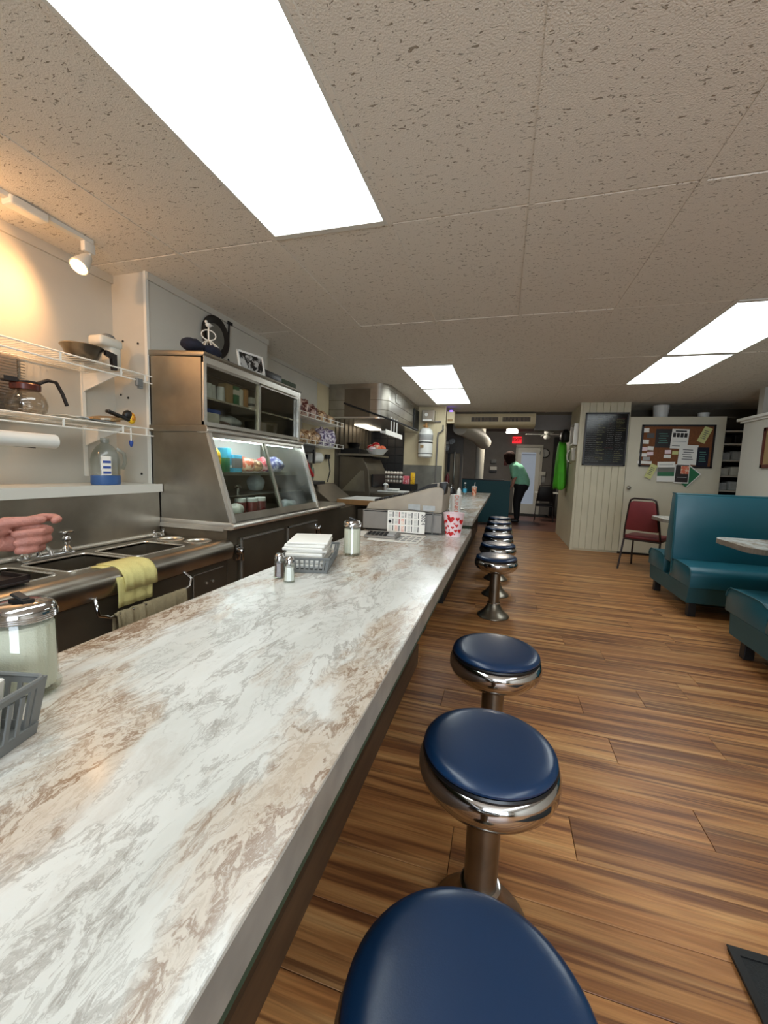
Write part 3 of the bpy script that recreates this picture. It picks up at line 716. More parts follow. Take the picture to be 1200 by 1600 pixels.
# heart cup
cx, cy = -.296, 2.66
t = thing('heart_cup', 'white plastic cup printed with red hearts at the counter corner', 'cup', (cx,cy,ZT))
H = .150
def cr_(z): return .048+.020*(z/H)
b = BM(); lathe(b, [(0,ZT),(.048,ZT),(.068,ZT+H),(.0695,ZT+H+.003),(.066,ZT+H),(.046,ZT+.006),(0,ZT+.006)], (cx,cy,0), 48); obj('cup_wall', b, 'pinkwhite', t, True)
def heart_pts(n=28):
    out = []
    for k in range(n):
        a = 2*math.pi*k/n; out.append((math.sin(a)**3, (13*math.cos(a)-5*math.cos(2*a)-2*math.cos(3*a)-math.cos(4*a))/16))
    return out
b = BM(); HP = heart_pts()
spots = [(-100,.115,.024),(-135,.10,.014),(-60,.118,.015),(-118,.07,.009),(-88,.062,.010),(-140,.055,.013),(-62,.075,.012),(-100,.022,.019),(-66,.042,.012),(-128,.020,.008),(-74,.02,.007),(-160,.09,.016),(-30,.1,.02),(-35,.04,.016),(-150,.025,.014),(-115,.135,.011),(-78,.088,.007),(20,.08,.02),(60,.05,.02),(110,.1,.02),(170,.06,.018),(-110,.045,.006)]
for a, z, s in spots:
    a = R(a); vs = []
    for u, v in HP:
        zz = z+v*s; r_ = cr_(zz)+.0009; aa = a+u*s/r_
        vs.append(b.verts.new((cx+r_*math.cos(aa), cy+r_*math.sin(aa), ZT+zz)))
    b.faces.new(vs)
obj('printed_heart', b, 'red', t)
# white printed carton + straw items behind
t = thing('drink_cup', 'tall white cup with vertical orange lettering behind the register', 'cup', (-.40,3.75,ZT))
b = BM(); lathe(b, [(0,ZT),(.040,ZT),(.052,ZT+.20),(.055,ZT+.204),(.050,ZT+.212),(0,ZT+.213)], (-.405,3.75,0), 32); obj('cup_wall', b, 'white_pl', t, True)
text('lettering', "DUNKIN'", .05, 'orange', Matrix.Translation((-.395,3.695,ZT+.11)) @ FACE_MY @ Matrix.Rotation(R(-90),4,'Z'), t)
# ------------------------------------------------------------------ items on far counter
def lathe_item(name, label, cat, parts, loc, group=None, seg=20):
    t = thing(name, label, cat, loc, 0, group)
    for pn, prof, m in parts:
        b = BM(); lathe(b, [(r, z+loc[2]) for r, z in prof], (loc[0],loc[1],0), seg); obj(pn, b, m, t, True)
    return t
t = lathe_item('iced_drink', 'plastic cup of orange iced drink with a straw on the far counter', 'drink', [('cup', [(0,0),(.035,0),(.048,.15),(0,.15)], 'salmon'), ('lid', [(.049,.15),(.05,.156),(.03,.17),(0,.172)], 'white_pl')], (-.50,7.6,ZT))
b = BM(); tube(b, [(-.50,7.6,ZT+.15),(-.49,7.6,ZT+.24)], .005, 6); obj('straw', b, 'white_pl', t)
lathe_item('water_bottle', 'clear bottle with blue label standing on the far counter', 'bottle', [('bottle', [(0,0),(.035,0),(.036,.14),(.015,.19),(.013,.21),(0,.21)], 'jar_glass'), ('label', [(.0365,.05),(.0365,.12)], 'cyan'), ('cap', [(.015,.21),(.015,.235),(0,.235)], 'white_pl')], (-.66,7.5,ZT))
lathe_item('syrup_bottle', 'white squeeze bottle beside the drinks on the far counter', 'bottle', [('bottle', [(0,0),(.036,0),(.036,.11),(.02,.14),(0,.16)], 'white_pl')], (-.70,6.9,ZT))
lathe_item('coffee_carafe', 'round black carafe at the kitchen edge of the far counter', 'carafe', [('bowl', [(0,0),(.06,0),(.085,.05),(.07,.11),(.05,.13),(0,.13)], 'black'), ('lid', [(.05,.13),(.05,.15),(.01,.16),(.012,.19),(0,.195)], 'chrome')], (-.88,7.3,ZT))
lathe_item('saucer', 'small white saucer lying on the far counter', 'saucer', [('dish', [(0,0),(.03,0),(.06,.012),(.062,.014),(.03,.006),(0,.005)], 'white_pl')], (-.46,4.6,ZT))

# ------------------------------------------------------------------ sink unit
t = thing('sink_counter', 'long stainless three basin sink with a rolled front edge at left', 'sink', (-1.8,1.2,0))
ZS = .734
b = BM()
# deck around basins: basins Y ranges, X range
basins = [(.62,1.17),(1.21,1.50),(1.54,1.86)]; bx0, bx1 = -1.98,-1.69
def deck(b, x0, x1, y0, y1, z=ZS): box(b, (x0,y0,z-.012),(x1,y1,z))
deck(b, -2.10, bx0, -.8, 2.085); deck(b, bx1, -1.60, -.8, 2.085)
ys = [-.8]+[v for p in basins for v in p]+[2.085]
for k in range(0, len(ys), 2): deck(b, bx0, bx1, ys[k], ys[k+1])
obj('deck', b, 'ss', t)
for y0, y1 in basins:
    b = BM(); d = .2; w_ = .004
    box(b, (bx0,y0,ZS-d),(bx1,y1,ZS-d+w_)); box(b, (bx0-w_,y0,ZS-d),(bx0,y1,ZS-.001)); box(b, (bx1,y0,ZS-d),(bx1+w_,y1,ZS-.001)); box(b, (bx0,y0-w_,ZS-d),(bx1,y0,ZS-.001)); box(b, (bx0,y1,ZS-d),(bx1,y1+w_,ZS-.001))
    o = obj('basin', b, 'ss', t)
    b = BM(); pts = []
    for i, (x, y) in enumerate([(bx0,y0),(bx1,y0),(bx1,y1),(bx0,y1)]):
        for k in range(5):
            a = math.pi+i*math.pi/2+k*math.pi/8; rr = .03; cxx = x+(rr if x == bx0 else -rr); cyy = y+(rr if y == y0 else -rr)
            pts.append((cxx+rr*math.cos(a), cyy+rr*math.sin(a), ZS+.001))
    tube(b, pts, .005, 6, closed=True); obj('basin_rim', b, 'ss_light', o, True)
# front roll: half-round profile extruded in Y
prof = [(-1.64,ZS-.012),(-1.64,ZS)]+[(-1.60+.055*math.sin(a*math.pi/10), ZS-.045+.055*math.cos(a*math.pi/10)+.0) for a in range(0,7)]+[(-1.555,ZS-.09),(-1.565,ZS-.105),(-1.60,ZS-.105)]
b = BM(); prism(b, prof, 'y', -.8, 2.085); obj('rolled_edge', b, 'ss', t, True)
b = BM(); tube(b, [(-2.08,-.8,ZS+.012),(-2.08,2.08,ZS+.012)], .012, 8); obj('rear_bead', b, 'ss_light', t, True)
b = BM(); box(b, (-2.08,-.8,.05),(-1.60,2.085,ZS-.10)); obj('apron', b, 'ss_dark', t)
b = BM(); box(b, (-1.60,1.80,.44),(-1.592,2.04,.585), .002, 1); o = obj('access_panel', b, 'ss_dark', t)
b = BM(); box(b, (-1.594,1.795,.435),(-1.590,1.80,.59)); box(b, (-1.594,1.795,.583),(-1.590,2.045,.59))
for y in (1.90,1.95): lathe(b, [(0,0),(.008,0),(.008,.005),(0,.006)], (-1.591,y,.52), 10, 'x')
obj('panel_screw', b, 'ss_light', o)
# dipper wells (round) at the far end
for k, (x, y) in enumerate([(-1.90,1.965),(-1.72,1.985)]):
    b = BM(); lathe(b, [(.072,ZS),(.076,ZS+.006),(.070,ZS+.010),(.064,ZS+.004),(.060,ZS-.004),(0,ZS-.004)], (x,y,0), 32); obj('drain_well', b, 'ss_light', t, True)
# towel rail
b = BM(); pts = [(-1.60,1.02,.655),(-1.565,1.02,.655),(-1.548,1.035,.63),(-1.545,1.06,.60),(-1.545,1.12,.60),(-1.545,1.70,.60),(-1.545,1.76,.60),(-1.548,1.785,.63),(-1.565,1.80,.655),(-1.60,1.80,.655)]
tube(b, [(-1.60,1.21,.640),(-1.56,1.215,.640),(-1.535,1.20,.61),(-1.530,1.205,.575),(-1.530,1.25,.552),(-1.530,1.65,.552),(-1.530,1.70,.565),(-1.535,1.715,.60),(-1.56,1.70,.632),(-1.60,1.70,.632)], .008, 10)
for y in (1.215,1.70): lathe(b, [(0,0),(.022,0),(.018,.01),(0,.012)], (-1.60,y,.638), 16, 'x')
obj('towel_rail', b, 'chrome', t, True)
# faucets
def faucet(x, y, rz, s, label, handles=True):
    t = thing('faucet', label, 'faucet', (x,y,ZS), rz)
    z = ZS
    def loc(b):
        bmesh.ops.scale(b, vec=(s,s,s), verts=b.verts); bmesh.ops.translate(b, vec=(x,y,z), verts=b.verts)
    b = BM(); box(b, (-.022,-.13,0),(.022,.13,.022), .008); loc(b); obj('bridge', b, 'chrome', t, True)
    for sy in (-.1,.1):
        b = BM(); lathe(b, [(.020,.02),(.024,.035),(.012,.05),(.014,.065),(.022,.08),(.020,.095),(.010,.105),(.012,.12),(.0,.125)], (0,sy,0), 16); box(b, (-.02,sy-.03,.118),(.02,sy+.03,.130), .004, 1); loc(b); obj('tap_handle', b, 'chrome', t, True)
    b = BM(); tube(b, [(0,-.04,.02),(0,-.04,.05),(.03,-.05,.065),(.09,-.06,.07),(.13,-.07,.06),(.135,-.07,.04)], .011, 10); loc(b); obj('spout', b, 'chrome', t, True)
faucet(-2.03, 1.36, 0, .9, 'chrome bridge faucet behind the basins under the hand')
faucet(-2.045, 2.02, 0, .35, 'small chrome tap at the far corner of the sink')
# yellow towel over roll
t = thing('dish_towel', 'pale yellow towel folded over the rolled sink edge', 'towel', (-1.56,1.45,.70))
def drape(b, prof, y0, y1, n, th, wob=.003, skew=0, seed=1, fan=0):
    rnd = random.Random(seed); m_ = len(prof); V = []
    ph = [rnd.uniform(0,6) for _ in range(4)]
    for i in range(n+1):
        u = i/n; row = []
        for j, (x, z) in enumerate(prof):
            v = j/(m_-1); y = y0+(y1-y0)*u+skew*v+fan*(u-.5)*v
            wv = wob*v*(math.sin(u*19+ph[0])+.6*math.sin(u*37+ph[1]+v*2))
            row.append(b.verts.new((x+wv, y, z)))
        V.append(row)
    for i in range(n):
        for j in range(m_-1): b.faces.new((V[i][j],V[i+1][j],V[i+1][j+1],V[i][j+1]))
pf_ = [(-1.70,ZS+.004),(-1.66,ZS+.007),(-1.62,ZS+.008),(-1.59,ZS+.005),(-1.562,ZS-.010),(-1.543,ZS-.035),(-1.537,ZS-.06),(-1.536,ZS-.10),(-1.537,ZS-.135),(-1.54,ZS-.16)]
b = BM(); drape(b, pf_, 1.30, 1.475, 22, .004, .002, .0, 3); o = obj('cloth', b, 'yellow_towel', t, True, False); o.modifiers.new('s','SOLIDIFY').thickness = .005
b = BM(); drape(b, [(x+.007,z+.006) for x, z in pf_[:-2]], 1.33, 1.50, 22, .004, .002, .0, 5); o = obj('folded_layer', b, 'yellow_towel', t, True, False); o.modifiers.new('s','SOLIDIFY').thickness = .005
t = thing('bar_towel', 'tan terry towel hanging on the chrome rail of the sink', 'towel', (-1.53,1.5,.5))
p2 = [(-1.548,.40),(-1.546,.45),(-1.545,.52),(-1.543,.552),(-1.53,.564),(-1.517,.555),(-1.513,.52),(-1.511,.48),(-1.510,.44),(-1.509,.38)]
b = BM(); drape(b, p2, 1.27, 1.46, 40, .005, .010, 0, 8); o = obj('cloth', b, 'tan_towel', t, True, False); o.modifiers.new('s','SOLIDIFY').thickness = .008
b = BM(); drape(b, [(x+.004,z+.003) for x, z in p2], 1.45, 1.66, 30, .005, .004, 0, 9); o = obj('cloth', b, 'tan_towel', t, True, False); o.modifiers.new('s','SOLIDIFY').thickness = .008
# dark tray in the near basin
t = thing('dark_tray', 'dark brown tray resting over the near basin at the left edge', 'tray', (-1.72,.96,ZS+.01))
b = BM(); box(b, (-1.80,.78,ZS+.006),(-1.66,1.05,ZS+.02), .004, 1); obj('tray_base', b, 'brown_metal', t)
b = BM(); box(b, (-1.80,1.04,ZS+.02),(-1.66,1.05,ZS+.035)); box(b, (-1.67,.78,ZS+.02),(-1.66,1.05,ZS+.035)); obj('tray_lip', b, 'brown_metal', t)

# ------------------------------------------------------------------ alcove shelves
def wire_shelf(z, label, y0=-.6, y1=2.06, x0=-2.43, x1=-2.11, grp=None):
    t = thing('wire_shelf', label, 'shelf', ((x0+x1)/2,(y0+y1)/2,z))
    b = BM(); tube(b, [(x1,y0,z),(x1,y1,z)], .0042, 6); tube(b, [(x1,y0,z-.042),(x1,y1,z-.042)], .0042, 6); tube(b, [(x0,y0,z),(x0,y1-.02,z)], .003, 6); tube(b, [((x0+x1)/2,y0,z-.004),((x0+x1)/2,y1-.02,z-.004)], .003, 6)
    obj('rail', b, 'wire', t, True)
    b = BM(); y = y0
    while y < y1-.03: tube(b, [(x0,y,z+.002),(x1,y,z+.002)], .0018, 4, cap=False); y += .03
    o = obj('cross_wire', b, 'wire', t); o['kind'] = 'stuff'
    b = BM(); y = y1-.21
    while y > y0: box(b, (x1-.002,y-.005,z-.044),(x1+.002,y+.005,z+.002)); y -= .33
    box(b, (x1-.002,y1-.055,z-.044),(x1+.002,y1-.045,z+.002)); obj('rail_clip', b, 'wire', t)
    b = BM(); prism(b, [(x0+.004,z-.01),(x1-.02,z-.012),(x1-.02,z-.02),(x0+.02,z-.11),(x0+.004,z-.12)], 'y', 1.87, 1.878); obj('bracket', b, 'wire', t)
    return t
wire_shelf(1.717, 'upper white wire shelf in the warm lit alcove')
wire_shelf(1.400, 'lower white wire shelf in the alcove, carrying the coffee pot')
b = BM(); box(b, (-2.44,1.865,1.10),(-2.428,1.885,1.80)); tag(obj('shelf_standard', b, 'wire', None), 'slotted white upright holding the wire shelves in the alcove', 'shelf upright')
# track light
t = thing('track_light', 'white ceiling track with one glowing warm spotlight over the alcove', 'spotlight', (-2.17,1.6,CZ))
b = BM(); box(b, (-2.185,-.8,CZ-.022),(-2.150,1.75,CZ), .002, 1); obj('track', b, 'white_paint', t)
b = BM(); box(b, (-2.20,1.36,CZ-.045),(-2.135,1.52,CZ-.005), .008); obj('power_box', b, 'white_paint', t)
b = BM(); box(b, (-2.183,1.70,CZ-.07),(-2.153,1.76,CZ-.02), .004); tube(b, [(-2.168,1.74,CZ-.065),(-2.172,1.73,CZ-.11)], .007, 8); obj('arm', b, 'white_paint', t, True)
dirn = Vector((.10,-.62,-.78)).normalized()   # lamp head axis
q = Vector((0,0,1)).rotation_difference(dirn).to_matrix().to_4x4(); HC = Vector((-2.172,1.72,CZ-.105))
b = BM(); lathe(b, [(0,-.02),(.022,-.018),(.028,0),(.040,.05),(.044,.07),(.044,.078),(.039,.078),(.036,.06),(0,.055)], seg=28); bmesh.ops.transform(b, matrix=Matrix.Translation(HC) @ q, verts=b.verts); obj('lamp_head', b, 'white_paint', t, True)
b = BM(); lathe(b, [(.0385,.068),(.036,.080),(.02,.088),(0,.09)], seg=24); bmesh.ops.transform(b, matrix=Matrix.Translation(HC) @ q, verts=b.verts); obj('bulb', b, 'bulb_warm', t, True)
sp = bpy.data.lights.new('spot_bulb', 'SPOT'); sp.energy = 30; sp.color = (1, .52, .21); sp.spot_size = R(150); sp.spot_blend = 1; sp.shadow_soft_size = .04
so = bpy.data.objects.new('spot_bulb', sp); C.objects.link(so); so.location = HC+dirn*.10; so.rotation_euler = Vector((-.40,-.80,-.45)).to_track_quat('-Z','Y').to_euler()
# added second head out of view, its spot warms the return and case side
added_sp = sp.copy(); added_sp.energy = 24; added_sp.spot_size = R(140); added_so = bpy.data.objects.new('spot_bulb', added_sp); C.objects.link(added_so); added_so.location = (-2.1,.75,CZ-.20); added_so.rotation_euler = Vector((-.15,.90,-.42)).to_track_quat('-Z','Y').to_euler()
b = BM(); qq = Vector((0,0,1)).rotation_difference(Vector((-.5,.75,-.40)).normalized()).to_matrix().to_4x4()
lathe(b, [(0,-.05),(.022,-.048),(.028,-.03),(.040,.02),(.044,.04),(.036,.03),(0,.025)], seg=24); bmesh.ops.transform(b, matrix=Matrix.Translation((-2.168,.70,CZ-.115)) @ qq, verts=b.verts); tube(b, [(-2.168,.70,CZ-.01),(-2.168,.70,CZ-.11)], .007, 8); obj('lamp_head', b, 'white_paint', t, True)

# coffee pot on the lower shelf
t = thing('coffee_pot', 'glass coffee pot with brown rim and black handle on the lower wire shelf', 'coffee pot', (-2.22,1.43,1.404)); z = 1.404; x, y = -2.22, 1.43
b = BM(); lathe(b, [(0,z),(.062,z),(.078,z+.02),(.084,z+.05),(.075,z+.085),(.056,z+.112),(.050,z+.12)], (x,y,0), 36); obj('glass_bowl', b, 'coffee_glass', t, True)
b = BM(); lathe(b, [(.052,z+.115),(.058,z+.117),(.060,z+.140),(.056,z+.145),(.045,z+.145),(.045,z+.118)], (x,y,0), 32); obj('collar', b, 'amber', t, True)
b = BM(); prism(b, [(x-.03,y-.085),(x+.05,y-.03),(x+.05,y+.04),(x,y+.06),(x-.04,y+.03)], 'z', z+.145, z+.157, .003); tube(b, [(x+.03,y+.03,z+.15),(x+.04,y+.075,z+.175),(x+.045,y+.11,z+.172),(x+.05,y+.135,z+.12),(x+.05,y+.155,z+.065)], .009, 8); prism(b, [(x,y-.06),(x+.02,y-.10),(x+.03,y-.05)], 'z', z+.145, z+.165); obj('handle', b, 'blackwood', t, True)
# filter basket stack / fan-like wire basket at far left of the shelf
t = thing('wire_guard', 'round cornered grey wire fan guard standing behind the coffee pot on the lower shelf', 'fan guard', (-2.33,1.3,1.404))
b = BM(); 
for k in range(20): box(b, (-2.312,1.10,1.41+k*.0135),(-2.308,1.49,1.4135+k*.0135))
for y in (1.15,1.25,1.36,1.46): box(b, (-2.318,y,1.405),(-2.31,y+.005,1.675))
obj('guard_wire', b, 'chrome_worn', t)
b = BM(); box(b, (-2.40,1.10,1.405),(-2.37,1.515,1.70), .012, 3); obj('guard_plate', b, 'wall_grey', t, True)
# portafilter and mixer on the upper shelf
t = thing('filter_basket', 'steel coffee filter basket with black handle on the upper shelf', 'filter basket', (-2.20,1.70,1.722))
b = BM(); lathe(b, [(0,1.724),(.055,1.724),(.072,1.74),(.085,1.775),(.10,1.795),(.098,1.799),(.08,1.778),(.065,1.742),(0,1.735)], (-2.20,1.70,0), 32); obj('bowl', b, 'chrome_worn', t, True)
b = BM(); prism(b, [(1.765,1.795),(1.83,1.785),(1.83,1.700),(1.805,1.698),(1.80,1.76),(1.765,1.77)], 'x', -2.135,-2.11, .003); obj('handle', b, 'blackwood', t)
b = BM(); box(b, (-2.135,1.66,1.775),(-2.128,1.74,1.790)); obj('name_plate', b, 'paper', t)
t = thing('hand_mixer', 'white hand mixer with grey button standing at the end of the upper shelf', 'mixer', (-2.23,1.88,1.722))
b = BM(); box(b, (-2.27,1.86,1.722),(-2.19,1.93,1.87), .016, 3); box(b, (-2.28,1.79,1.84),(-2.18,1.935,1.895), .018, 3); obj('body', b, 'whiteitem', t, True)
b = BM(); sphere(b, (-2.22,1.87,1.897), .03, (1,1.3,.7)); obj('button', b, 'grey_pl', t, True)
# shelf oddments
t = thing('binder_clip', 'dark grey clip hooked on the front rail of the upper shelf', 'clip', (-2.105,1.965,1.655))
b = BM(); box(b, (-2.115,1.94,1.64),(-2.095,1.985,1.685), .004, 1); box(b, (-2.112,1.955,1.628),(-2.098,1.982,1.642)); obj('clip_jaw', b, 'grey_pl', t)
t = thing('cup_sleeves', 'bundle of flattened pale bags lying at the end of the lower shelf', 'bags', (-2.2,1.78,1.404))
for k in range(5):
    b = BM(); box(b, (-2.30,1.55+.05*k,1.405+.007*k),(-2.13,1.80+.03*k,1.410+.009*k), .002, 1, rot=(R(4*k-6),0,R(6*k))); obj('flat_bag', b, ['whiteitem','plastic_clear','board_wood','whiteitem','carton'][k], t)
t = thing('stapler', 'black and yellow tool lying on the bags of the lower shelf', 'tool', (-2.14,1.90,1.43))
b = BM(); box(b, (-2.16,1.78,1.445),(-2.13,1.95,1.462), .004, 1, rot=(R(-14),0,0)); obj('blade', b, 'black', t)
b = BM(); sphere(b, (-2.145,1.915,1.465), .032, (.7,1,1)); obj('grip', b, 'black', t, True)
b = BM(); sphere(b, (-2.140,1.935,1.452), .030, (.7,.8,1.2)); obj('guard', b, 'yellow', t, True)
t = thing('thermometer', 'thin white thermometer with dark blue tip hanging below the lower shelf', 'thermometer', (-2.12,1.91,1.30))
b = BM(); tube(b, [(-2.115,1.905,1.395),(-2.115,1.905,1.315)], .004, 6); obj('stem', b, 'white_pl', t)
b = BM(); lathe(b, [(.011,1.318),(.012,1.305),(.006,1.285),(0,1.28)], (-2.115,1.905,0), 12); obj('tip', b, 'bluelabel', t, True)
# paper towel roll mounted under shelf
t = thing('film_roll', 'long white roll mounted under the lower shelf at the left edge', 'roll', (-2.15,1.1,1.28))
b = BM(); lathe(b, [(0,.6),(.010,.6),(.034,.6),(.034,1.488),(.030,1.492),(.010,1.492),(.008,1.49),(0,1.49)], (-2.13,0,1.282), 28, 'y'); obj('roll', b, 'white_pl', t, True)
b = BM(); tube(b, [(-2.13,1.486,1.282),(-2.13,1.498,1.282)], .008, 8); obj('axle', b, 'grey_pl', t)
b = BM(); tube(b, [(-2.13,1.30,1.25),(-2.13,1.40,1.246)], .002, 4); obj('cutter', b, 'black', t)
# jug
t = thing('cleaner_jug', 'translucent gallon jug with blue liquid on the white ledge', 'jug', (-2.20,1.80,1.061)); x, y, z = -2.19,1.80,1.061
b = BM(); lathe(b, [(0,z+.052),(.076,z+.052),(.077,z+.14),(.070,z+.175),(.045,z+.215),(.020,z+.235),(.018,z+.25),(0,z+.25)], (x,y,0), 28, sx=.85); obj('bottle', b, 'jug_pl', t, True)
b = BM(); lathe(b, [(0,z),(.074,z),(.078,z+.008),(.077,z+.052),(0,z+.053)], (x,y,0), 28, sx=.85); obj('liquid', b, 'blue', t, True)
b = BM(); tube(b, [(x+.045,y+.035,z+.205),(x+.07,y+.06,z+.18),(x+.072,y+.065,z+.13),(x+.06,y+.055,z+.09)], .010, 8); obj('handle', b, 'jug_pl', t, True)
b = BM(); lathe(b, [(.022,z+.238),(.022,z+.262),(0,z+.264)], (x,y,0), 16); obj('cap', b, 'jug_pl', t, True)
b = BM(); box(b, (x+.050,y-.062,z+.055),(x+.058,y-.015,z+.16), .003, 1, rot=(0,0,R(-25))); o = obj('label', b, 'paper', t)
b = BM(); 
for q_ in range(3): box(b, (x+.0574,y-.058,z+.062+q_*.03),(x+.0588,y-.020,z+.076+q_*.03), 0, 1, rot=(0,0,R(-25)))
obj('label_print', b, 'bluelabel', o)

# ------------------------------------------------------------------ display case
t = thing('display_case', 'tall stainless refrigerated display case with slanted lit glass front', 'display case', (-1.85,2.7,0))
Y0, Y1 = 2.092, 3.30
side = [(-2.165,.83),(-1.565,.83),(-1.762,1.40),(-1.762,1.835),(-2.165,1.86)]
def sidepanel(y0, y1, n):
    b = BM(); prism(b, [(-2.165,.83),(-1.575,.83),(-1.74,1.375),(-1.765,1.41),(-2.165,1.41)], 'y', y0, y1, .003); obj(n, b, 'ss', t)
    b = BM(); prism(b, [(-2.165,1.43),(-1.765,1.43),(-1.765,1.832),(-2.165,1.858)], 'y', y0, y1, .003); obj(n, b, 'ss', t)
sidepanel(Y0, Y0+.025, 'side_panel'); sidepanel(Y1-.025, Y1, 'side_panel')
b = BM(); box(b, (-2.165,Y0,.83),(-2.15,Y1,1.85)); obj('back_panel', b, 'ss_dark', t)
b = BM(); prism(b, [(-2.165,1.858),(-1.765,1.835),(-1.75,1.842),(-1.745,1.855),(-1.755,1.865),(-2.165,1.89)], 'y', Y0-.005, Y1+.01, .004); obj('top_panel', b, 'ss', t, True)
b = BM(); box(b, (-2.15,Y0+.02,1.395),(-1.77,Y1-.02,1.43)); obj('middle_shelf', b, 'ss_dark', t)
b = BM(); prism(b, [(-1.80,1.385),(-1.735,1.385),(-1.722,1.392),(-1.72,1.405),(-1.728,1.415),(-1.80,1.43)], 'y', Y0-.01, Y1+.01, .003); obj('rolled_ledge', b, 'ss_light', t, True)
b = BM(); prism(b, [(-2.165,1.39),(-1.735,1.39),(-1.725,1.41),(-1.735,1.43),(-2.165,1.43)], 'y', Y0-.012, Y0+.0, .003); obj('side_band', b, 'ss', t)
# front frames upper
b = BM(); box(b, (-1.775,Y0,1.43),(-1.755,Y0+.025,1.84)); box(b, (-1.775,Y1-.03,1.43),(-1.755,Y1,1.84)); box(b, (-1.775,Y0,1.43),(-1.757,Y1,1.455)); box(b, (-1.775,Y0,1.80),(-1.757,Y1,1.84)); obj('upper_frame', b, 'ss_light', t)
for k, (ya, yb, xx) in enumerate([(Y0+.025,2.70,-1.768),(2.66,Y1-.03,-1.780)]):
    b = BM(); box(b, (xx-.002,ya,1.455),(xx+.002,yb,1.80)); o = obj('sliding_pane', b, 'glass_dark', t)
    b = BM(); box(b, (xx-.006,yb-.02,1.455),(xx+.007,yb,1.80)) if k == 0 else box(b, (xx-.006,ya,1.455),(xx+.007,ya+.02,1.80)); box(b, (xx-.006,ya,1.785),(xx+.007,yb,1.80)); obj('pane_frame', b, 'ss_light' if k else 'ss', o)
b = BM(); box(b, (-2.15,Y0+.02,1.600),(-1.80,Y1-.03,1.612)); obj('upper_shelf', b, 'ss_light', t)
# slanted front: from (-1.735,1.385) to (-1.57,.86)
def sl(v, off=0):  # v 0 bottom..1 top
    x = -1.572+(-1.738+1.572)*v; zz = .862+(1.385-.862)*v; return x+off*.953, zz+off*.30
b = BM()
def slbar(b, ya, yb, v0, v1, o0=-.008, o1=.008):
    a = sl(v0,o0); c = sl(v1,o0); d = sl(v1,o1); e = sl(v0,o1); prism(b, [a,c,d,e], 'y', ya, yb)
slbar(b, Y0, Y0+.028, -.04, 1, -.01, .012); obj('slanted_post', b, 'ss_light', t)
b = BM(); slbar(b, Y1-.03, Y1, -.04, 1, -.01, .012); obj('slanted_post', b, 'ss_light', t)
b = BM(); slbar(b, Y0+.02, Y1-.02, -.03, .06); slbar(b, Y0+.02, Y1-.02, .965, 1.0); obj('slanted_rail', b, 'ss', t)
for k, (ya, yb, o_) in enumerate([(Y0+.028,2.70,.004),(2.67,Y1-.03,-.004)]):
    b = BM(); slbar(b, ya, yb, .06, .965, o_-.0015, o_+.0015); o = obj('slanted_pane', b, 'glass_case_clear' if k == 0 else 'glass_case', t)
    b = BM(); slbar(b, (yb-.016 if k == 0 else ya), (yb if k == 0 else ya+.016), .06, .965, o_-.005, o_+.006); slbar(b, ya, yb, .95, .97, o_-.005, o_+.006); obj('pane_frame', b, 'ss', o)
b = BM(); box(b, (-2.15,Y0+.02,1.135),(-1.76,Y1-.03,1.142)); box(b, (-1.766,Y0+.02,1.125),(-1.758,Y1-.03,1.147)); box(b, (-2.15,Y0+.02,.985),(-1.72,Y1-.03,.990)); obj('inner_shelf', b, 'ss', t)
b = BM(); box(b, (-2.15,Y0+.02,.848),(-1.58,Y1-.02,.858)); obj('case_floor', b, 'ss', t)
b = BM(); box(b, (-2.145,Y0+.03,1.384),(-1.80,Y1-.03,1.394)); box(b, (-2.149,Y0+.03,1.15),(-2.14,Y1-.03,1.384)); obj('white_liner', b, 'white_pl', t)
b = BM(); tube(b, [(-1.80,Y0+.06,1.368),(-1.80,Y1-.06,1.368)], .012, 10); obj('light_tube', b, 'tube', t, True)
# base cabinet
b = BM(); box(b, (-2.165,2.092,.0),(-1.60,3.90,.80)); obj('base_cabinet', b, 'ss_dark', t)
b = BM(); prism(b, [(-2.165,.80),(-1.565,.80),(-1.552,.806),(-1.545,.82),(-1.55,.835),(-1.565,.842),(-1.58,.845),(-2.165,.848)], 'y', 2.088, 3.905, .002); obj('worktop', b, 'ss_light', t, True)
b = BM(); box(b, (-2.10,2.083,.79),(-1.62,2.092,.815)); obj('side_strip', b, 'ss_light', t)
for k, (ya, yb) in enumerate([(2.20,2.72),(2.79,3.30)]):
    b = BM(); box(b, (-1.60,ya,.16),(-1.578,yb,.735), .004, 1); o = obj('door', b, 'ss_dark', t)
    b = BM(); box(b, (-1.582,ya,.722),(-1.574,yb,.735)); box(b, (-1.582,ya,.16),(-1.574,ya+.012,.735)); obj('door_edge', b, 'ss_light', o)
    yy = ya-.035 if k == 0 else yb-.01
    b = BM(); box(b, (-1.60,yy-.02,.60),(-1.572,yy+.025,.70), .006); lathe(b, [(0,0),(.022,0),(.022,.02),(.014,.035),(0,.038)], (-1.572,yy,.66), 16, 'x'); box(b, (-1.55,yy-.008,.60),(-1.535,yy+.008,.685), .004); obj('latch', b, 'chrome', o, True)
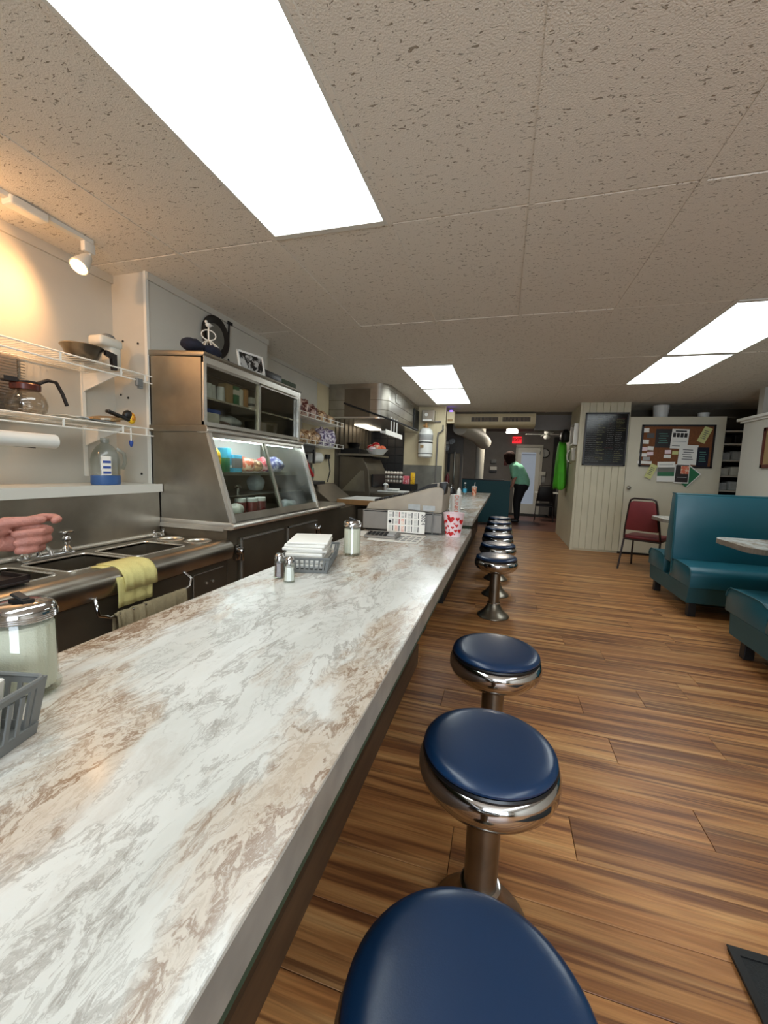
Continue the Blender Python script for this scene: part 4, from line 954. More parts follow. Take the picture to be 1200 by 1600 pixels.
# goods in the case
def goods_box(name, label, cat, lo, hi, m, rz=0, bev=.004, part='carton_body', extra=None, grp=None):
    t = thing(name, label, cat, ((lo[0]+hi[0])/2,(lo[1]+hi[1])/2,lo[2]), 0, grp); b = BM(); box(b, lo, hi, bev, 2, rot=(0,0,rz)); o = obj(part, b, m, t, True)
    if extra:
        b = BM(); h = hi[2]-lo[2]; box(b, (lo[0]-.001,lo[1]-.001,lo[2]+h*extra[1]),(hi[0]+.0015,hi[1]+.001,lo[2]+h*extra[2]), 0, 2, rot=(0,0,rz)); obj('label_band', b, extra[0], t)
    return t
def lump(name, label, cat, c, r, sc, m, seed=0, grp=None, amp=.18, part='bag'):
    t = thing(name, label, cat, (c[0],c[1],c[2]-r*sc[2]*.8), 0, grp); b = BM(); vs = sphere(b, c, r, sc, 3); rnd = random.Random(seed); ph = [rnd.uniform(0,6) for _ in range(6)]
    for v in vs:
        d = v.co-Vector(c); n = math.sin(d.x*60+ph[0])*math.sin(d.y*55+ph[1])+.6*math.sin(d.z*80+ph[2])*math.sin(d.y*90+ph[3])
        v.co = Vector(c)+d*(1+amp*n*.5)
        zf = c[2]-r*sc[2]*.8
        if v.co.z < zf: v.co.z = zf
    obj(part, b, m, t, True, False); return t
z = 1.143
lump('snack_bag', 'yellow bag at the left end of the lit case shelf', 'bag', (-1.88,2.30,z+.085), .07, (1,.75,1.3), 'yellow', 1)
goods_box('green_bottle_box', 'low green pack next to the yellow bag in the lit case', 'pack', (-1.90,2.365,z),(-1.82,2.42,z+.10), 'green')
goods_box('juice_carton', 'cyan carton on the lit case shelf', 'carton', (-1.93,2.43,z),(-1.85,2.475,z+.17), 'cyan', extra=('white_pl',.2,.3))
goods_box('blue_carton', 'blue grey carton right of the cyan carton in the case', 'carton', (-1.91,2.48,z),(-1.83,2.57,z+.125), 'cyan', extra=('wall_grey',.25,.8))
lump('bread_pack', 'salmon pack of rolls just left of the case centre post', 'pack', (-1.86,2.645,z+.055), .068, (1,1,.85), 'salmon', 2)
lump('bun_pack', 'tan pack of buns behind the case centre post', 'pack', (-1.87,2.77,z+.05), .065, (1,1,.8), 'bread', 3)
lump('meat_pack', 'pink pack behind the cloudy right pane of the case', 'pack', (-1.88,2.90,z+.06), .06, (1,1,1), 'pink', 4)
lump('violet_bag', 'blue violet printed bag behind the cloudy right pane', 'bag', (-1.88,3.06,z+.06), .085, (1,1.1,.8), 'violet', 5)
lump('towel_roll', 'white wrapped bundle under the violet bag in the case', 'bundle', (-1.92,2.87,1.055), .07, (1,.9,1.1), 'plastic_clear', 6)
jn = ['jam jar with white lid, leftmost at the bottom of the case', 'jam jar with white lid, second from left at the bottom of the case', 'jam jar with white lid at the back middle of the case floor', 'jam jar with white lid at front middle of the case floor', 'jam jar with white lid, rightmost at the bottom of the case']
for k, (x, y) in enumerate([(-1.78,2.30),(-1.74,2.42),(-1.82,2.56),(-1.70,2.50),(-1.70,2.60)]):
    lathe_item('jam_jar', jn[k], 'jar', [('jar', [(0,0),(.038,0),(.040,.006),(.040,.075),(.034,.085),(0,.086)], 'jam'), ('lid', [(.037,.083),(.038,.085),(.038,.108),(.034,.111),(0,.111)], 'white_pl')], (x,y,.859), 'jam jars on the case floor')
lump('creamer_heap', 'heap of small white creamer cups in the front left of the case', 'creamers', (-1.66,2.25,.90), .055, (.9,1.2,.8), 'whiteitem', 8, amp=.5)
lump('wrapped_food', 'crumpled clear plastic wrap on the case floor behind the right pane', 'plastic wrap', (-1.68,2.95,.89), .06, (1,1.4,.6), 'plastic_clear', 9, amp=.5)
lump('yellow_pack', 'small yellow pack at the lower left of the case', 'pack', (-1.86,2.20,1.02), .035, (1,1,1), 'yellow', 11)
t = thing('chrome_figure', 'small chrome tap shaped piece on the middle glass shelf', 'tap', (-1.82,2.50,.991)); b = BM(); lathe(b, [(.012,.991),(.012,1.03),(.016,1.035),(0,1.04)], (-1.82,2.50,0), 12); tube(b, [(-1.82,2.465,1.035),(-1.82,2.48,1.05),(-1.82,2.52,1.05),(-1.82,2.535,1.035)], .007, 8); obj('tap_body', b, 'chrome', t, True)
# upper case goods
z = 1.613
gl = ['leftmost', 'second', 'third', 'fourth']
for k, y in enumerate((2.17,2.23,2.29,2.35)):
    lathe_item('drinking_glass', gl[k]+' upturned glass from left on the upper shelf behind dark glass', 'glass', [('glass', [(.028,0),(.024,.09),(.022,.095),(0,.095)], 'plastic_clear')], (-1.86+.02*(k%2),y,z), 'glasses in the upper case')
goods_box('tall_carton', 'tan carton standing on the upper case shelf', 'carton', (-1.90,2.40,z),(-1.83,2.47,z+.13), 'carton')
goods_box('green_box', 'green and white box on the upper case shelf', 'box', (-1.90,2.485,z),(-1.83,2.54,z+.13), 'green', extra=('whiteitem',.55,.8))
goods_box('cream_box', 'narrow cream box beside the green box on the upper shelf', 'box', (-1.90,2.55,z),(-1.83,2.585,z+.12), 'whiteitem')
goods_box('brown_box', 'brown box at the middle post on the upper shelf', 'box', (-1.90,2.60,z),(-1.83,2.645,z+.13), 'board_wood')
goods_box('white_boxes', 'white printed box just right of the middle post on the upper shelf', 'box', (-1.90,2.70,z),(-1.84,2.77,z+.09), 'whiteitem', extra=('grey_print',.3,.5))
goods_box('storage_tub', 'blue lidded tub at lower left of the upper case', 'tub', (-1.95,2.14,1.46),(-1.82,2.32,1.545), 'whiteitem', bev=.012, part='tub_body', extra=('bluelabel',.75,1.02))
lump('foil_bundle', 'grey plastic bundle lying in the lower part of the upper case', 'bundle', (-1.93,2.53,1.50), .10, (.8,1.3,.45), 'plastic_clear', 12)
lump('brown_basket', 'brown bread basket at bottom of the upper case', 'basket', (-1.90,2.42,1.465), .06, (1,1.5,.5), 'pepper', 13, part='basket_body')
lathe_item('stock_pot', 'dim steel pot behind the right sliding pane of the upper case', 'pot', [('pot', [(0,0),(.12,0),(.13,.11),(.135,.115),(0,.12)], 'ss_dark')], (-1.94,2.98,1.431), None, 32)
# on top of the case
zc = 1.888
t = thing('knit_hat', 'dark navy knitted bundle lying on the corner of the display case', 'knit hat', (-1.85,2.20,zc-.02))
b = BM(); sphere(b, (-1.86,2.12,zc+.022), .055, (1.1,1.35,.70), 3); sphere(b, (-1.86,2.28,zc+.024), .058, (1.1,1.35,.72), 3)
for v in b.verts: v.co += Vector((0,0,.004*math.sin(v.co.y*300)*math.sin(v.co.x*260)))
obj('knit_body', b, 'navy_cloth', t, True, False)
t = thing('bird_cage', 'small white wire birdcage ornament standing behind the dark knit bundle', 'ornament', (-1.95,2.31,zc)); x, y, z = -1.95,2.31,zc+.0
b = BM()
for k in range(10):
    a = k*math.pi/5; tube(b, [(x+.060*math.cos(a),y+.060*math.sin(a),z),(x+.062*math.cos(a),y+.062*math.sin(a),z+.04),(x+.048*math.cos(a),y+.048*math.sin(a),z+.085),(x+.02*math.cos(a),y+.02*math.sin(a),z+.108),(x,y,z+.115)], .0028, 6)
for rr, zz in ((.060,0.003),(.062,.04)): tube(b, [(x+rr*math.cos(a*math.pi/10), y+rr*math.sin(a*math.pi/10), z+zz) for a in range(20)], .003, 6, closed=True)
obj('cage_wire', b, 'wire', t, True)
b = BM(); tube(b, [(x+.024*math.cos(a*math.pi/8), y+.024*math.cos(a*math.pi/8)*0+.030*math.cos(a*math.pi/8), z+.145+.028*math.sin(a*math.pi/8)) for a in range(16)], .0032, 6, closed=True); tube(b, [(x,y,z+.115),(x,y,z+.19)], .004, 6); obj('top_scroll', b, 'wire', t, True)
b = BM(); sphere(b, (x,y,z+.200), .014, (1,1.5,.9)); sphere(b, (x,y-.02,z+.212), .008); prism(b, [(y+.012,z+.198),(y+.042,z+.208),(y+.014,z+.206)], 'x', x-.003, x+.003); obj('bird', b, 'white_pl', t, True)
b = BM(); lathe(b, [(0,z+.004),(.018,z+.004),(.018,z+.04),(0,z+.042)], (x,y,0), 12); obj('candle', b, 'white_pl', t, True); t.scale = (1.2,1.2,1.2); t.location.y += .09; t.location.x -= .02
t = thing('wall_plate', 'dark round decorated plate on the wall behind the birdcage', 'plate', (-2.15,2.70,2.15))
b = BM(); lathe(b, [(0,0),(.10,.004),(.115,.012),(.145,.022),(.152,.022),(.155,.014),(.12,0),(0,-.002)], (-2.166,2.70,2.15), 40, 'x'); obj('dish', b, 'blackwood', t, True)
b = BM(); lathe(b, [(0,.0055),(.098,.0095)], (-2.163,2.70,2.15), 40, 'x'); obj('painted_centre', b, 'wainscot', t, True)
b = BM(); tube(b, [(-2.155,2.86,2.31),(-2.155,2.855,2.2),(-2.15,2.845,2.12)], .007, 8); box(b, (-2.165,2.84,2.30),(-2.15,2.90,2.32)); tube(b, [(-2.15,2.84,2.03),(-2.14,2.86,1.95),(-2.12,2.88,1.90)], .006, 8); obj('iron_hanger', b, 'black', t, True)
t = thing('photo_frame', 'white framed black and white photograph leaning on top of the display case', 'photo frame', (-1.85,2.66,zc-.015))
MF = Matrix.Translation((-1.80,2.66,zc-.018)) @ Matrix.Rotation(R(-14),4,'Z') @ Matrix.Rotation(R(-12),4,'Y')
def fr_part(n, lo, hi, m, par):
    b = BM(); box(b, lo, hi); bmesh.ops.transform(b, matrix=MF, verts=b.verts); return obj(n, b, m, par)
b = BM()
for lo, hi in (((-.01,-.12,0),(0,.12,.014)),((-.01,-.12,.131),(0,.12,.145)),((-.01,-.12,0),(0,-.106,.145)),((-.01,.106,0),(0,.12,.145))): box(b, lo, hi)
bmesh.ops.transform(b, matrix=MF, verts=b.verts); obj('frame', b, 'white_pl', t)
o = fr_part('photo', (-.009,-.108,.012),(-.004,.108,.133), 'bw_photo', t)
goods_box('black_box', 'flat dark box on the case behind the photograph frame', 'box', (-1.98,2.80,zc-.012),(-1.80,3.06,zc+.045), 'blackwood', part='box_body')
goods_box('dark_crate', 'flat dark green grey box at the far end of the case top', 'box', (-1.98,3.08,zc-.012),(-1.80,3.30,zc+.03), 'green_strip', part='box_body')

# ------------------------------------------------------------------ kitchen racks with bread
def rack(z, label, y0=3.9, y1=5.17):
    t = thing('wall_rack', label, 'rack', (-2.25,(y0+y1)/2,z)); x0, x1 = -2.41,-2.10
    b = BM()
    for zz in (z,z+.045): tube(b, [(x1,y0,zz),(x1,y1,zz)], .004, 6)
    tube(b, [(x0,y0,z),(x0,y1,z)], .004, 6); obj('rail', b, 'wire', t, True)
    b = BM(); y = y0
    while y < y1+.01: box(b, (x1-.004,y-.004,z),(x1+.004,y+.004,z+.047)); y += .21
    obj('rail_post', b, 'wire', t)
    b = BM(); y = y0
    while y < y1: tube(b, [(x0,y,z),(x1,y,z)], .0018, 4); y += .04
    o = obj('cross_wire', b, 'wire', t); o['kind'] = 'stuff'
rack(1.745, 'upper white rack of bread bags on the kitchen wall')
rack(1.455, 'lower white rack of bread bags on the kitchen wall')
BR = [(4.02,1.745,'bread_red',1.3,'red brown bread bag nearest the case on the upper rack'),(4.22,1.745,'bread_red',1.4,'second red brown bread bag on the upper rack'),(4.43,1.745,'bread_red',1.2,'third bread bag from left on the upper rack'),(4.68,1.745,'bread',1.0,'tan bread bag at the middle of the upper rack'),(4.92,1.745,'bread',.8,'flat tan bread bag at the far end of the upper rack'),
      (4.08,1.455,'bread',1.0,'bread bag nearest the case on the lower rack'),(4.28,1.455,'bread',1.1,'second bread bag on the lower rack'),(4.50,1.455,'bread',1.2,'third tan bread bag on the lower rack'),(4.74,1.455,'bread_blue',1.5,'bluish white bag in the middle of the lower rack'),(4.98,1.455,'bread_blue',1.6,'checkered blue and red bag at the far end of the lower rack')]
for k, (y, z, m_, hh, l) in enumerate(BR): lump('bread_bag', l, 'bread bag', (-2.24,y,z+.004+.085*hh*.8), .085, (1.2,1.12,hh), m_, 20+k, 'bread bags on the kitchen racks', .28)
t = thing('coffee_maker', 'black machine hanging below the lower bread rack', 'coffee maker', (-2.2,4.2,1.3)); b = BM(); box(b, (-2.36,4.02,1.36),(-2.14,4.42,1.45), .01); obj('body', b, 'black', t); b = BM(); box(b, (-2.15,4.06,1.24),(-2.13,4.10,1.40)); box(b, (-2.15,4.35,1.24),(-2.13,4.39,1.40)); obj('bracket', b, 'black', t)
t = thing('paper_towel', 'white paper towel roll below the bread racks', 'paper towel', (-2.28,4.85,1.32)); b = BM(); lathe(b, [(0,4.55),(.07,4.55),(.07,4.88),(.02,4.88),(.02,4.86),(0,4.86)], (-2.32,0,1.32), 28, 'y'); obj('roll', b, 'white_pl', t, True); b = BM(); box(b, (-2.42,4.53,1.29),(-2.31,4.55,1.35)); box(b, (-2.42,4.88,1.29),(-2.31,4.90,1.35)); obj('holder', b, 'black', t)
t = thing('slicer', 'red handled kitchen device on the shelf beside the case', 'slicer', (-2.2,4.2,1.0)); b = BM(); lathe(b, [(0,0),(.12,0),(.12,.02),(0,.03)], (-2.2,4.35,1.13), 28, 'x'); obj('blade', b, 'chrome', t, True); b = BM(); tube(b, [(-2.15,4.18,1.26),(-2.15,4.26,1.18),(-2.15,4.36,1.10)], .022, 8); obj('handle', b, 'red', t, True); b = BM(); box(b, (-2.3,4.1,1.0),(-2.05,4.5,1.04), .01); obj('base', b, 'black', t)
t = thing('wall_outlet', 'cream outlet plate with black plug on the kitchen wall', 'outlet', (-2.41,5.42,1.34)); b = BM(); box(b, (-2.42,5.36,1.27),(-2.408,5.48,1.42), .003, 1); obj('plate', b, 'wall_warm', t); b = BM(); box(b, (-2.41,5.24,1.32),(-2.36,5.34,1.38), .006); tube(b, [(-2.37,5.3,1.32),(-2.35,5.31,1.15),(-2.36,5.25,1.0)], .008, 6); obj('plug', b, 'black', t)
bm = BM(); box(bm, (-2.42,4.6,.85), (-2.412,5.6,1.95)); box(bm, (-2.42,5.0,1.95), (-2.412,5.6,CZ-.01)); struct('trim_8', bm, 'wall_warm')
# steel box, slanted cover and prep counter after the case
t = thing('prep_station', 'stainless prep counter with a slanted cover beyond the display case', 'prep counter', (-2.1,4.6,0))
b = BM(); box(b, (-2.41,3.92,0),(-1.62,5.35,.78)); obj('body', b, 'ss_dark', t)
b = BM(); prism(b, [(-2.30,.782),(-1.88,.782),(-1.89,.81),(-2.16,1.0),(-2.30,1.0)], 'y', 4.30, 5.0, .004); obj('slanted_cover', b, 'ss_dark', t)
b = BM(); box(b, (-2.40,3.95,.78),(-2.10,4.29,.99), .004, 1); obj('steel_box', b, 'ss', t)
t = thing('cutting_board', 'white cutting board with a wooden front edge left of the register', 'cutting board', (-1.65,4.6,.76))
b = BM(); box(b, (-1.85,4.42,.826),(-1.36,5.05,.84), .003, 1); obj('white_board', b, 'white_pl', t)
b = BM(); box(b, (-1.85,4.39,.782),(-1.36,4.42,.84), .003, 1); box(b, (-1.85,4.42,.782),(-1.36,5.05,.825)); obj('wood_edge', b, 'board_wood', t)
bm = BM(); box(bm, (-1.61,4.45,0),(-1.42,6.6,.735)); tag(obj('low_cabinet', bm, 'ss_dark'), 'dark stainless cabinet under the cutting board', 'cabinet')
# oven/salamander
t = thing('range_oven', 'grey steel oven with a slanted side under the hood', 'oven', (-2.1,6.0,0))
b = BM(); prism(b, [(-2.40,.0),(-1.90,.0),(-1.90,.85),(-1.93,1.18),(-2.02,1.36),(-2.40,1.38)], 'y', 5.75, 6.65, .006); obj('body', b, 'ss_dark', t)
b = BM(); prism(b, [(-2.35,.86),(-1.98,.86),(-2.0,1.17),(-2.05,1.17)], 'y', 5.735, 5.752); obj('slanted_side', b, 'ss', t)
b = BM(); box(b, (-2.40,5.72,1.39),(-1.88,6.65,1.42)); obj('top_shelf', b, 'ss', t)
b = BM(); box(b, (-2.40,5.80,1.42),(-2.10,6.5,1.50), .004, 1); obj('black_band', b, 'black', t)
b = BM(); box(b, (-1.905,5.85,.93),(-1.885,6.5,1.12)); obj('oven_window', b, 'black', t)
lathe_item('mixing_bowl', 'steel mixing bowl on the oven beside the red basket', 'bowl', [('bowl', [(0,0),(.07,0),(.12,.08),(.125,.085),(.11,.08),(0,.02)], 'chrome')], (-2.24,5.95,1.502))
t = thing('fruit_basket', 'white basket heaped with red and orange packages on the oven', 'basket', (-1.98,5.9,1.42)); b = BM(); lathe(b, [(0,1.421),(.10,1.421),(.17,1.50),(.175,1.505),(.16,1.5),(0,1.44)], (-1.90,6.05,0), 24); obj('bowl', b, 'white_pl', t, True)
for k, (x, y, z, m_) in enumerate([(-1.98,6.0,1.53,'red'),(-1.88,5.98,1.53,'salmon'),(-1.92,6.06,1.57,'red'),(-1.82,6.05,1.52,'orange'),(-1.94,5.94,1.50,'pinkwhite')]):
    b = BM(); sphere(b, (x,y,z), .052, (1.2,1,.8), 2); obj('package', b, m_, t, True)
t = thing('cook_counter', 'steel cook line counter with a white cutting surface', 'counter', (-1.8,6.9,0))
b = BM(); box(b, (-1.86,5.75,0),(-1.64,6.84,.84)); box(b, (-1.64,5.75,.80),(-1.45,6.84,.84)); obj('body', b, 'ss_dark', t)
b = BM(); box(b, (-2.06,6.15,.845),(-1.46,6.5,.865), .003, 1); obj('white_surface', b, 'white_pl', t)
lathe_item('steel_pot', 'small steel pot with white contents on the cook counter', 'pot', [('pot', [(0,0),(.06,0),(.06,.09),(.062,.09),(0,.085)], 'chrome'), ('contents', [(0,.08),(.05,.088),(.02,.12),(0,.125)], 'white_pl')], (-1.80,6.25,.866))
lathe_item('dish_stack', 'low stack of white plates on the cook counter', 'plates', [('stack', [(0,0),(.08,0),(.12,.02),(.12,.035),(0,.03)], 'white_pl')], (-1.70,6.3,.866))
# egg trays
t = thing('egg_shelf', 'dark steel stand holding trays of eggs by the kitchen end wall', 'stand', (-1.8,7.0,0)); b = BM(); box(b, (-2.1,6.85,.0),(-1.50,7.33,.96)); obj('stand_body', b, 'black', t)
eg = None
for lv in range(3):
    z = .965+lv*.070
    t = thing('egg_tray', ['bottom','middle','top'][lv]+' tray of the three stacked egg trays by the kitchen wall', 'egg tray', (-1.85,7.0,z), 0, 'stacked egg trays'); b = BM(); box(b, (-2.04,6.90,z),(-1.70,7.15,z+.018), .004, 1); obj('tray', b, 'eggtray', t)
    for i in range(6):
        for j in range(2):
            if eg is None:
                b = BM(); sphere(b, (0,0,0), .023, (1,1,1.25), 2); eg = bpy.data.meshes.new('egg'); b.to_mesh(eg); b.free(); eg.materials.append(MT['egg'])
                for p in eg.polygons: p.use_smooth = True
            o = bpy.data.objects.new('egg', eg); C.objects.link(o); o.parent = t; o.location = (-2.01+i*.056+1.85, 6.93+j*.06-7.0, .04)
goods_box('red_pack', 'red printed pack right of the egg trays', 'pack', (-1.69,6.93,.961),(-1.58,7.05,1.10), 'pink', part='pack_body')
goods_box('yellow_carton', 'yellow carton against the grey wainscot by the eggs', 'carton', (-1.56,6.98,.961),(-1.49,7.05,1.16), 'yellow', part='carton_body')
# hood
t = thing('range_hood', 'large stainless exhaust hood with rounded corner above the cook line', 'range hood', (-2.0,6.4,1.9))
def roundrect(x0, x1, y0, y1, r, n=8):
    # only corner (x1,y0) rounded
    p = [(x0,y0)]
    for k in range(n+1):
        a = -math.pi/2+k*(math.pi/2)/n; p.append((x1-r+r*math.cos(a), y0+r+r*math.sin(a)))
    p += [(x1,y1),(x0,y1)]; return p
b = BM(); prism(b, roundrect(-2.40,-1.56,5.36,7.39,.16), 'z', 1.90, 2.29); obj('hood_shell', b, 'ss', t, True)
b = BM(); prism(b, roundrect(-2.41,-1.55,5.35,7.395,.17), 'z', 2.29, CZ); obj('hood_fascia', b, 'ss', t, True)
b = BM(); prism(b, roundrect(-2.41,-1.545,5.345,7.395,.17), 'z', 1.885, 1.905); obj('lower_rim', b, 'ss_light', t, True)
b = BM(); prism(b, roundrect(-2.405,-1.555,5.355,7.392,.165), 'z', 2.13, 2.136); prism(b, roundrect(-2.405,-1.555,5.355,7.392,.165), 'z', 2.00, 2.005); obj('seam', b, 'ss_dark', t, True)
b = BM(); box(b, (-2.17,5.348,1.91),(-1.80,5.36,2.28)); obj('filter_panel', b, 'ss_dark', t)
b = BM(); box(b, (-1.556,5.80,2.16),(-1.548,6.05,2.29), .002, 1); obj('badge_plate', b, 'ss_light', t)
b = BM(); box(b, (-1.60,7.0,1.92),(-1.54,7.39,2.26)); obj('end_panel', b, 'black', t)
b = BM(); box(b, (-2.30,6.1,1.872),(-2.10,6.9,1.885)); o = obj('added_hood_fill', b, 'hoodfill', t)  # added fill panel under the hood, there only to light the kitchen
# ticket rail hung from hood
t = thing('ticket_rail', 'white hanging ticket rail with three rods under the hood edge', 'ticket rail', (-1.48,5.2,1.66))
b = BM(); box(b, (-1.52,4.95,1.655),(-1.45,5.80,1.68), .004, 1); box(b, (-1.455,4.95,1.64),(-1.445,5.80,1.70)); obj('rail', b, 'white_pl', t)
for y in (5.35,5.50,5.65):
    b = BM(); tube(b, [(-1.49,y,1.68),(-1.49,y,1.90)], .008, 8); obj('rod', b, 'white_pl', t, True)
b = BM(); tube(b, [(-2.10,5.15,2.06),(-1.42,5.33,1.84),(-1.25,5.9,1.78)], .012, 8); tag(obj('black_pole', b, 'black', None, True), 'black diagonal bar running below the hood front', 'pole')
# cylinder
t = thing('fire_suppression_tank', 'white fire suppression cylinder on the cream kitchen wall', 'cylinder', (-1.385,7.27,1.44)); x, y = -1.375,7.26
b = BM(); lathe(b, [(0,1.44),(.115,1.44),(.128,1.455),(.128,1.86),(.11,1.92),(.06,1.955),(.03,1.96),(0,1.96)], (x,y,0), 32); obj('tank', b, 'white_pl', t, True)
b = BM(); lathe(b, [(.1285,1.74),(.1295,1.742),(.1295,1.84),(.1285,1.842)], (x,y,0), 32); obj('label_band', b, 'ltgrey_print', t, True)
b = BM(); lathe(b, [(.130,1.69),(.132,1.70),(.130,1.71)], (x,y,0), 32); lathe(b, [(.130,1.50),(.132,1.505),(.130,1.51)], (x,y,0), 32); obj('strap', b, 'black', t, True)
b = BM(); box(b, (x-.07,y-.1295,1.60),(x-.01,y-.10,1.65)); obj('nameplate', b, 'carton', t)
b = BM(); lathe(b, [(.03,1.955),(.035,1.99),(.02,2.0),(.02,2.05),(0,2.05)], (x,y,0), 16); box(b, (x-.05,y-.03,1.98),(x-.02,y+.03,2.01)); obj('valve', b, 'board_wood', t, True)
t = thing('release_box', 'steel control box above the white cylinder', 'control box', (-1.36,7.3,2.06)); b = BM(); box(b, (-1.46,7.25,2.07),(-1.24,7.395,2.27), .006); obj('box_body', b, 'ss', t); b = BM(); box(b, (-1.44,7.245,2.08),(-1.28,7.252,2.11)); lathe(b, [(0,0),(.03,0),(.03,-.01),(0,-.012)], (-1.38,7.25,2.19), 16, 'y'); obj('gauge', b, 'white_pl', t, True)
b = BM(); tube(b, [(-1.24,7.37,2.08),(-1.13,7.37,2.08)], .012, 8); tube(b, [(-1.09,7.37,2.02),(-1.09,7.37,1.94),(-1.12,7.37,1.90),(-1.17,7.37,1.88),(-1.18,7.37,1.80),(-1.185,7.37,.9)], .014, 8); tag(obj('gas_pipe', b, 'wall_grey', None, True), 'grey conduit bending down the cream kitchen wall', 'pipe')

# ------------------------------------------------------------------ duct with two grilles, rear room things
t = thing('ceiling_duct', 'long rounded cream duct with two grilles across the rear opening', 'duct', (-.25,8.3,2.2))
b = BM(); pr = [(8.05,2.31),(8.03,2.24),(8.03,2.13),(8.06,2.10),(8.13,2.08),(8.5,2.08),(8.6,2.12),(8.6,2.31)]
prism(b, pr, 'x', -.98, .50, .004); obj('duct_body', b, 'wall_warm', t, True)
for x0 in (-.67,-.10):
    b = BM(); box(b, (x0-.02,8.018,2.14),(x0+.54,8.032,2.26), .003, 1); o = obj('grille_frame', b, 'wall_warm', t)
    b = BM(); box(b, (x0+.015,8.014,2.16),(x0+.505,8.020,2.24)); obj('grille_dark', b, 'black', o)
    b = BM()
    for k in range(22): box(b, (x0+.025+k*.022,8.010,2.16),(x0+.031+k*.022,8.017,2.24))
    obj('louvre', b, 'carton', o)
b = BM(); tube(b, [(-.92,8.62,2.13),(-.84,8.85,2.11),(-.62,9.7,2.03),(-.52,10.6,1.95)], .17, 20); tag(obj('round_duct', b, 'wall_white', None, True), 'white round duct running back diagonally from the long duct', 'duct')
b = BM(); tube(b, [(-.62,10.9,0),(-.62,10.9,2.45)], .11, 20); tag(obj('rear_column', b, 'wall_white', None, True), 'pale round column beyond the teal partition', 'column')
t = thing('emergency_light', 'cream wall box with a violet light at the kitchen opening', 'wall box', (-.98,7.48,2.1)); b = BM(); box(b, (-1.04,7.40,2.06),(-.90,7.52,2.26), .005); obj('box_body', b, 'wall_warm', t); b = BM(); sphere(b, (-.97,7.45,2.275), .022, (1.6,1,.8)); obj('violet_lamp', b, 'led_violet', t, True); b = BM(); box(b, (-1.02,7.392,2.09),(-.93,7.40,2.13)); obj('grille', b, 'carton', t)
t = thing('wall_fan', 'round grey fan on the wall left of the rear room', 'fan', (-1.35,9.6,1.95)); x, y, z = -1.30,9.6,1.86
b = BM()
for rr in (.05,.10,.15,.20,.235): tube(b, [(x+rr*math.cos(a*math.pi/14), y-.05+.05*(rr/.235)**2, z+rr*math.sin(a*math.pi/14)) for a in range(28)], .005 if rr > .2 else .0025, 6, closed=True)
for k in range(16):
    a = k*math.pi/8; tube(b, [(x,y-.05,z),(x+.235*math.cos(a),y,z+.235*math.sin(a))], .0025, 4)
obj('guard', b, 'wall_grey', t, True)
b = BM()
for k in range(3):
    a = k*2.094+.4; sphere(b, (x+.10*math.cos(a),y+.02,z+.10*math.sin(a)), .085, (1,.12,.75), 2, rot=(0,-a,0))
obj('blade', b, 'plastic_clear', t, True)
b = BM(); sphere(b, (x,y-.02,z), .045, (1,1,1)); obj('hub', b, 'white_pl', t, True)
b = BM(); box(b, (x-.05,y+.05,z-.32),(x+.05,y+.12,z+.02), .01); obj('mount', b, 'wall_grey', t)
bm = BM(); box(bm, (-2.3,9.75,0), (-.95,9.9,2.47)); struct('wall_rear_kitchen', bm, 'wall_grey')
t = thing('dish_machine', 'grey steel upright machine with pipes below the wall fan', 'machine', (-1.2,9.5,0)); b = BM(); box(b, (-1.55,9.45,0),(-1.0,9.74,1.62), .01); obj('cabinet', b, 'ss_dark', t)
b = BM(); tube(b, [(-1.10,9.40,.9),(-1.10,9.40,1.65)], .02, 8); tube(b, [(-1.32,9.42,1.0),(-1.32,9.42,1.5)], .015, 8); obj('pipe', b, 'chrome', t, True)
b = BM(); box(b, (-1.46,9.43,1.10),(-1.36,9.45,1.50)); box(b, (-1.26,9.43,1.2),(-1.20,9.45,1.62)); obj('dark_slot', b, 'black', t)
b = BM(); sphere(b, (-1.45,9.41,1.52), .045); sphere(b, (-1.45,9.41,1.40), .04); obj('gauge', b, 'chrome', t, True)
t = thing('sprayer', 'red bottle standing near the kitchen opening', 'bottle', (-1.0,7.9,.78)); b = BM(); lathe(b, [(0,.98),(.04,.98),(.04,1.10),(.015,1.16),(0,1.17)], (-1.01,7.7,0), 14); obj('bottle', b, 'dark_red', t, True)
b = BM(); box(b, (-1.2,7.56,0),(-.96,7.95,.98)); tag(obj('side_cabinet', b, 'ss_dark'), 'dark steel cabinet carrying the red bottle', 'cabinet')
# teal partition
t = thing('teal_partition', 'waist high teal partition with black cap before the rear door', 'partition', (-.5,10.2,0))
b = BM(); box(b, (-1.25,10.15,0),(.165,10.25,1.02)); obj('panel', b, 'teal_dark', t)
b = BM(); box(b, (-1.27,10.13,1.02),(.02,10.27,1.05), .004, 1); obj('cap', b, 'black', t)
# exit sign
t = thing('exit_sign', 'glowing red EXIT sign above the rear door', 'exit sign', (.32,12.95,2.2)); b = BM(); box(b, (.19,13.05,2.12),(.45,13.1,2.31), .004, 1); obj('housing', b, 'exit_red', t)
text('exit_text', 'EXIT', .125, 'exit_dark', Matrix.Translation((.32,13.040,2.215)) @ FACE_MY, t, .005)
t = thing('ceiling_lamp', 'bright small square lamp on the rear room ceiling', 'ceiling lamp', (.13,11,2.4)); b = BM(); box(b, (.0,10.6,2.21),(.27,10.85,2.28), .02, 3); obj('diffuser', b, 'bulb_cool', t, True); b = BM(); box(b, (.03,10.64,2.28),(.24,10.82,2.47)); obj('mount', b, 'white_paint', t)
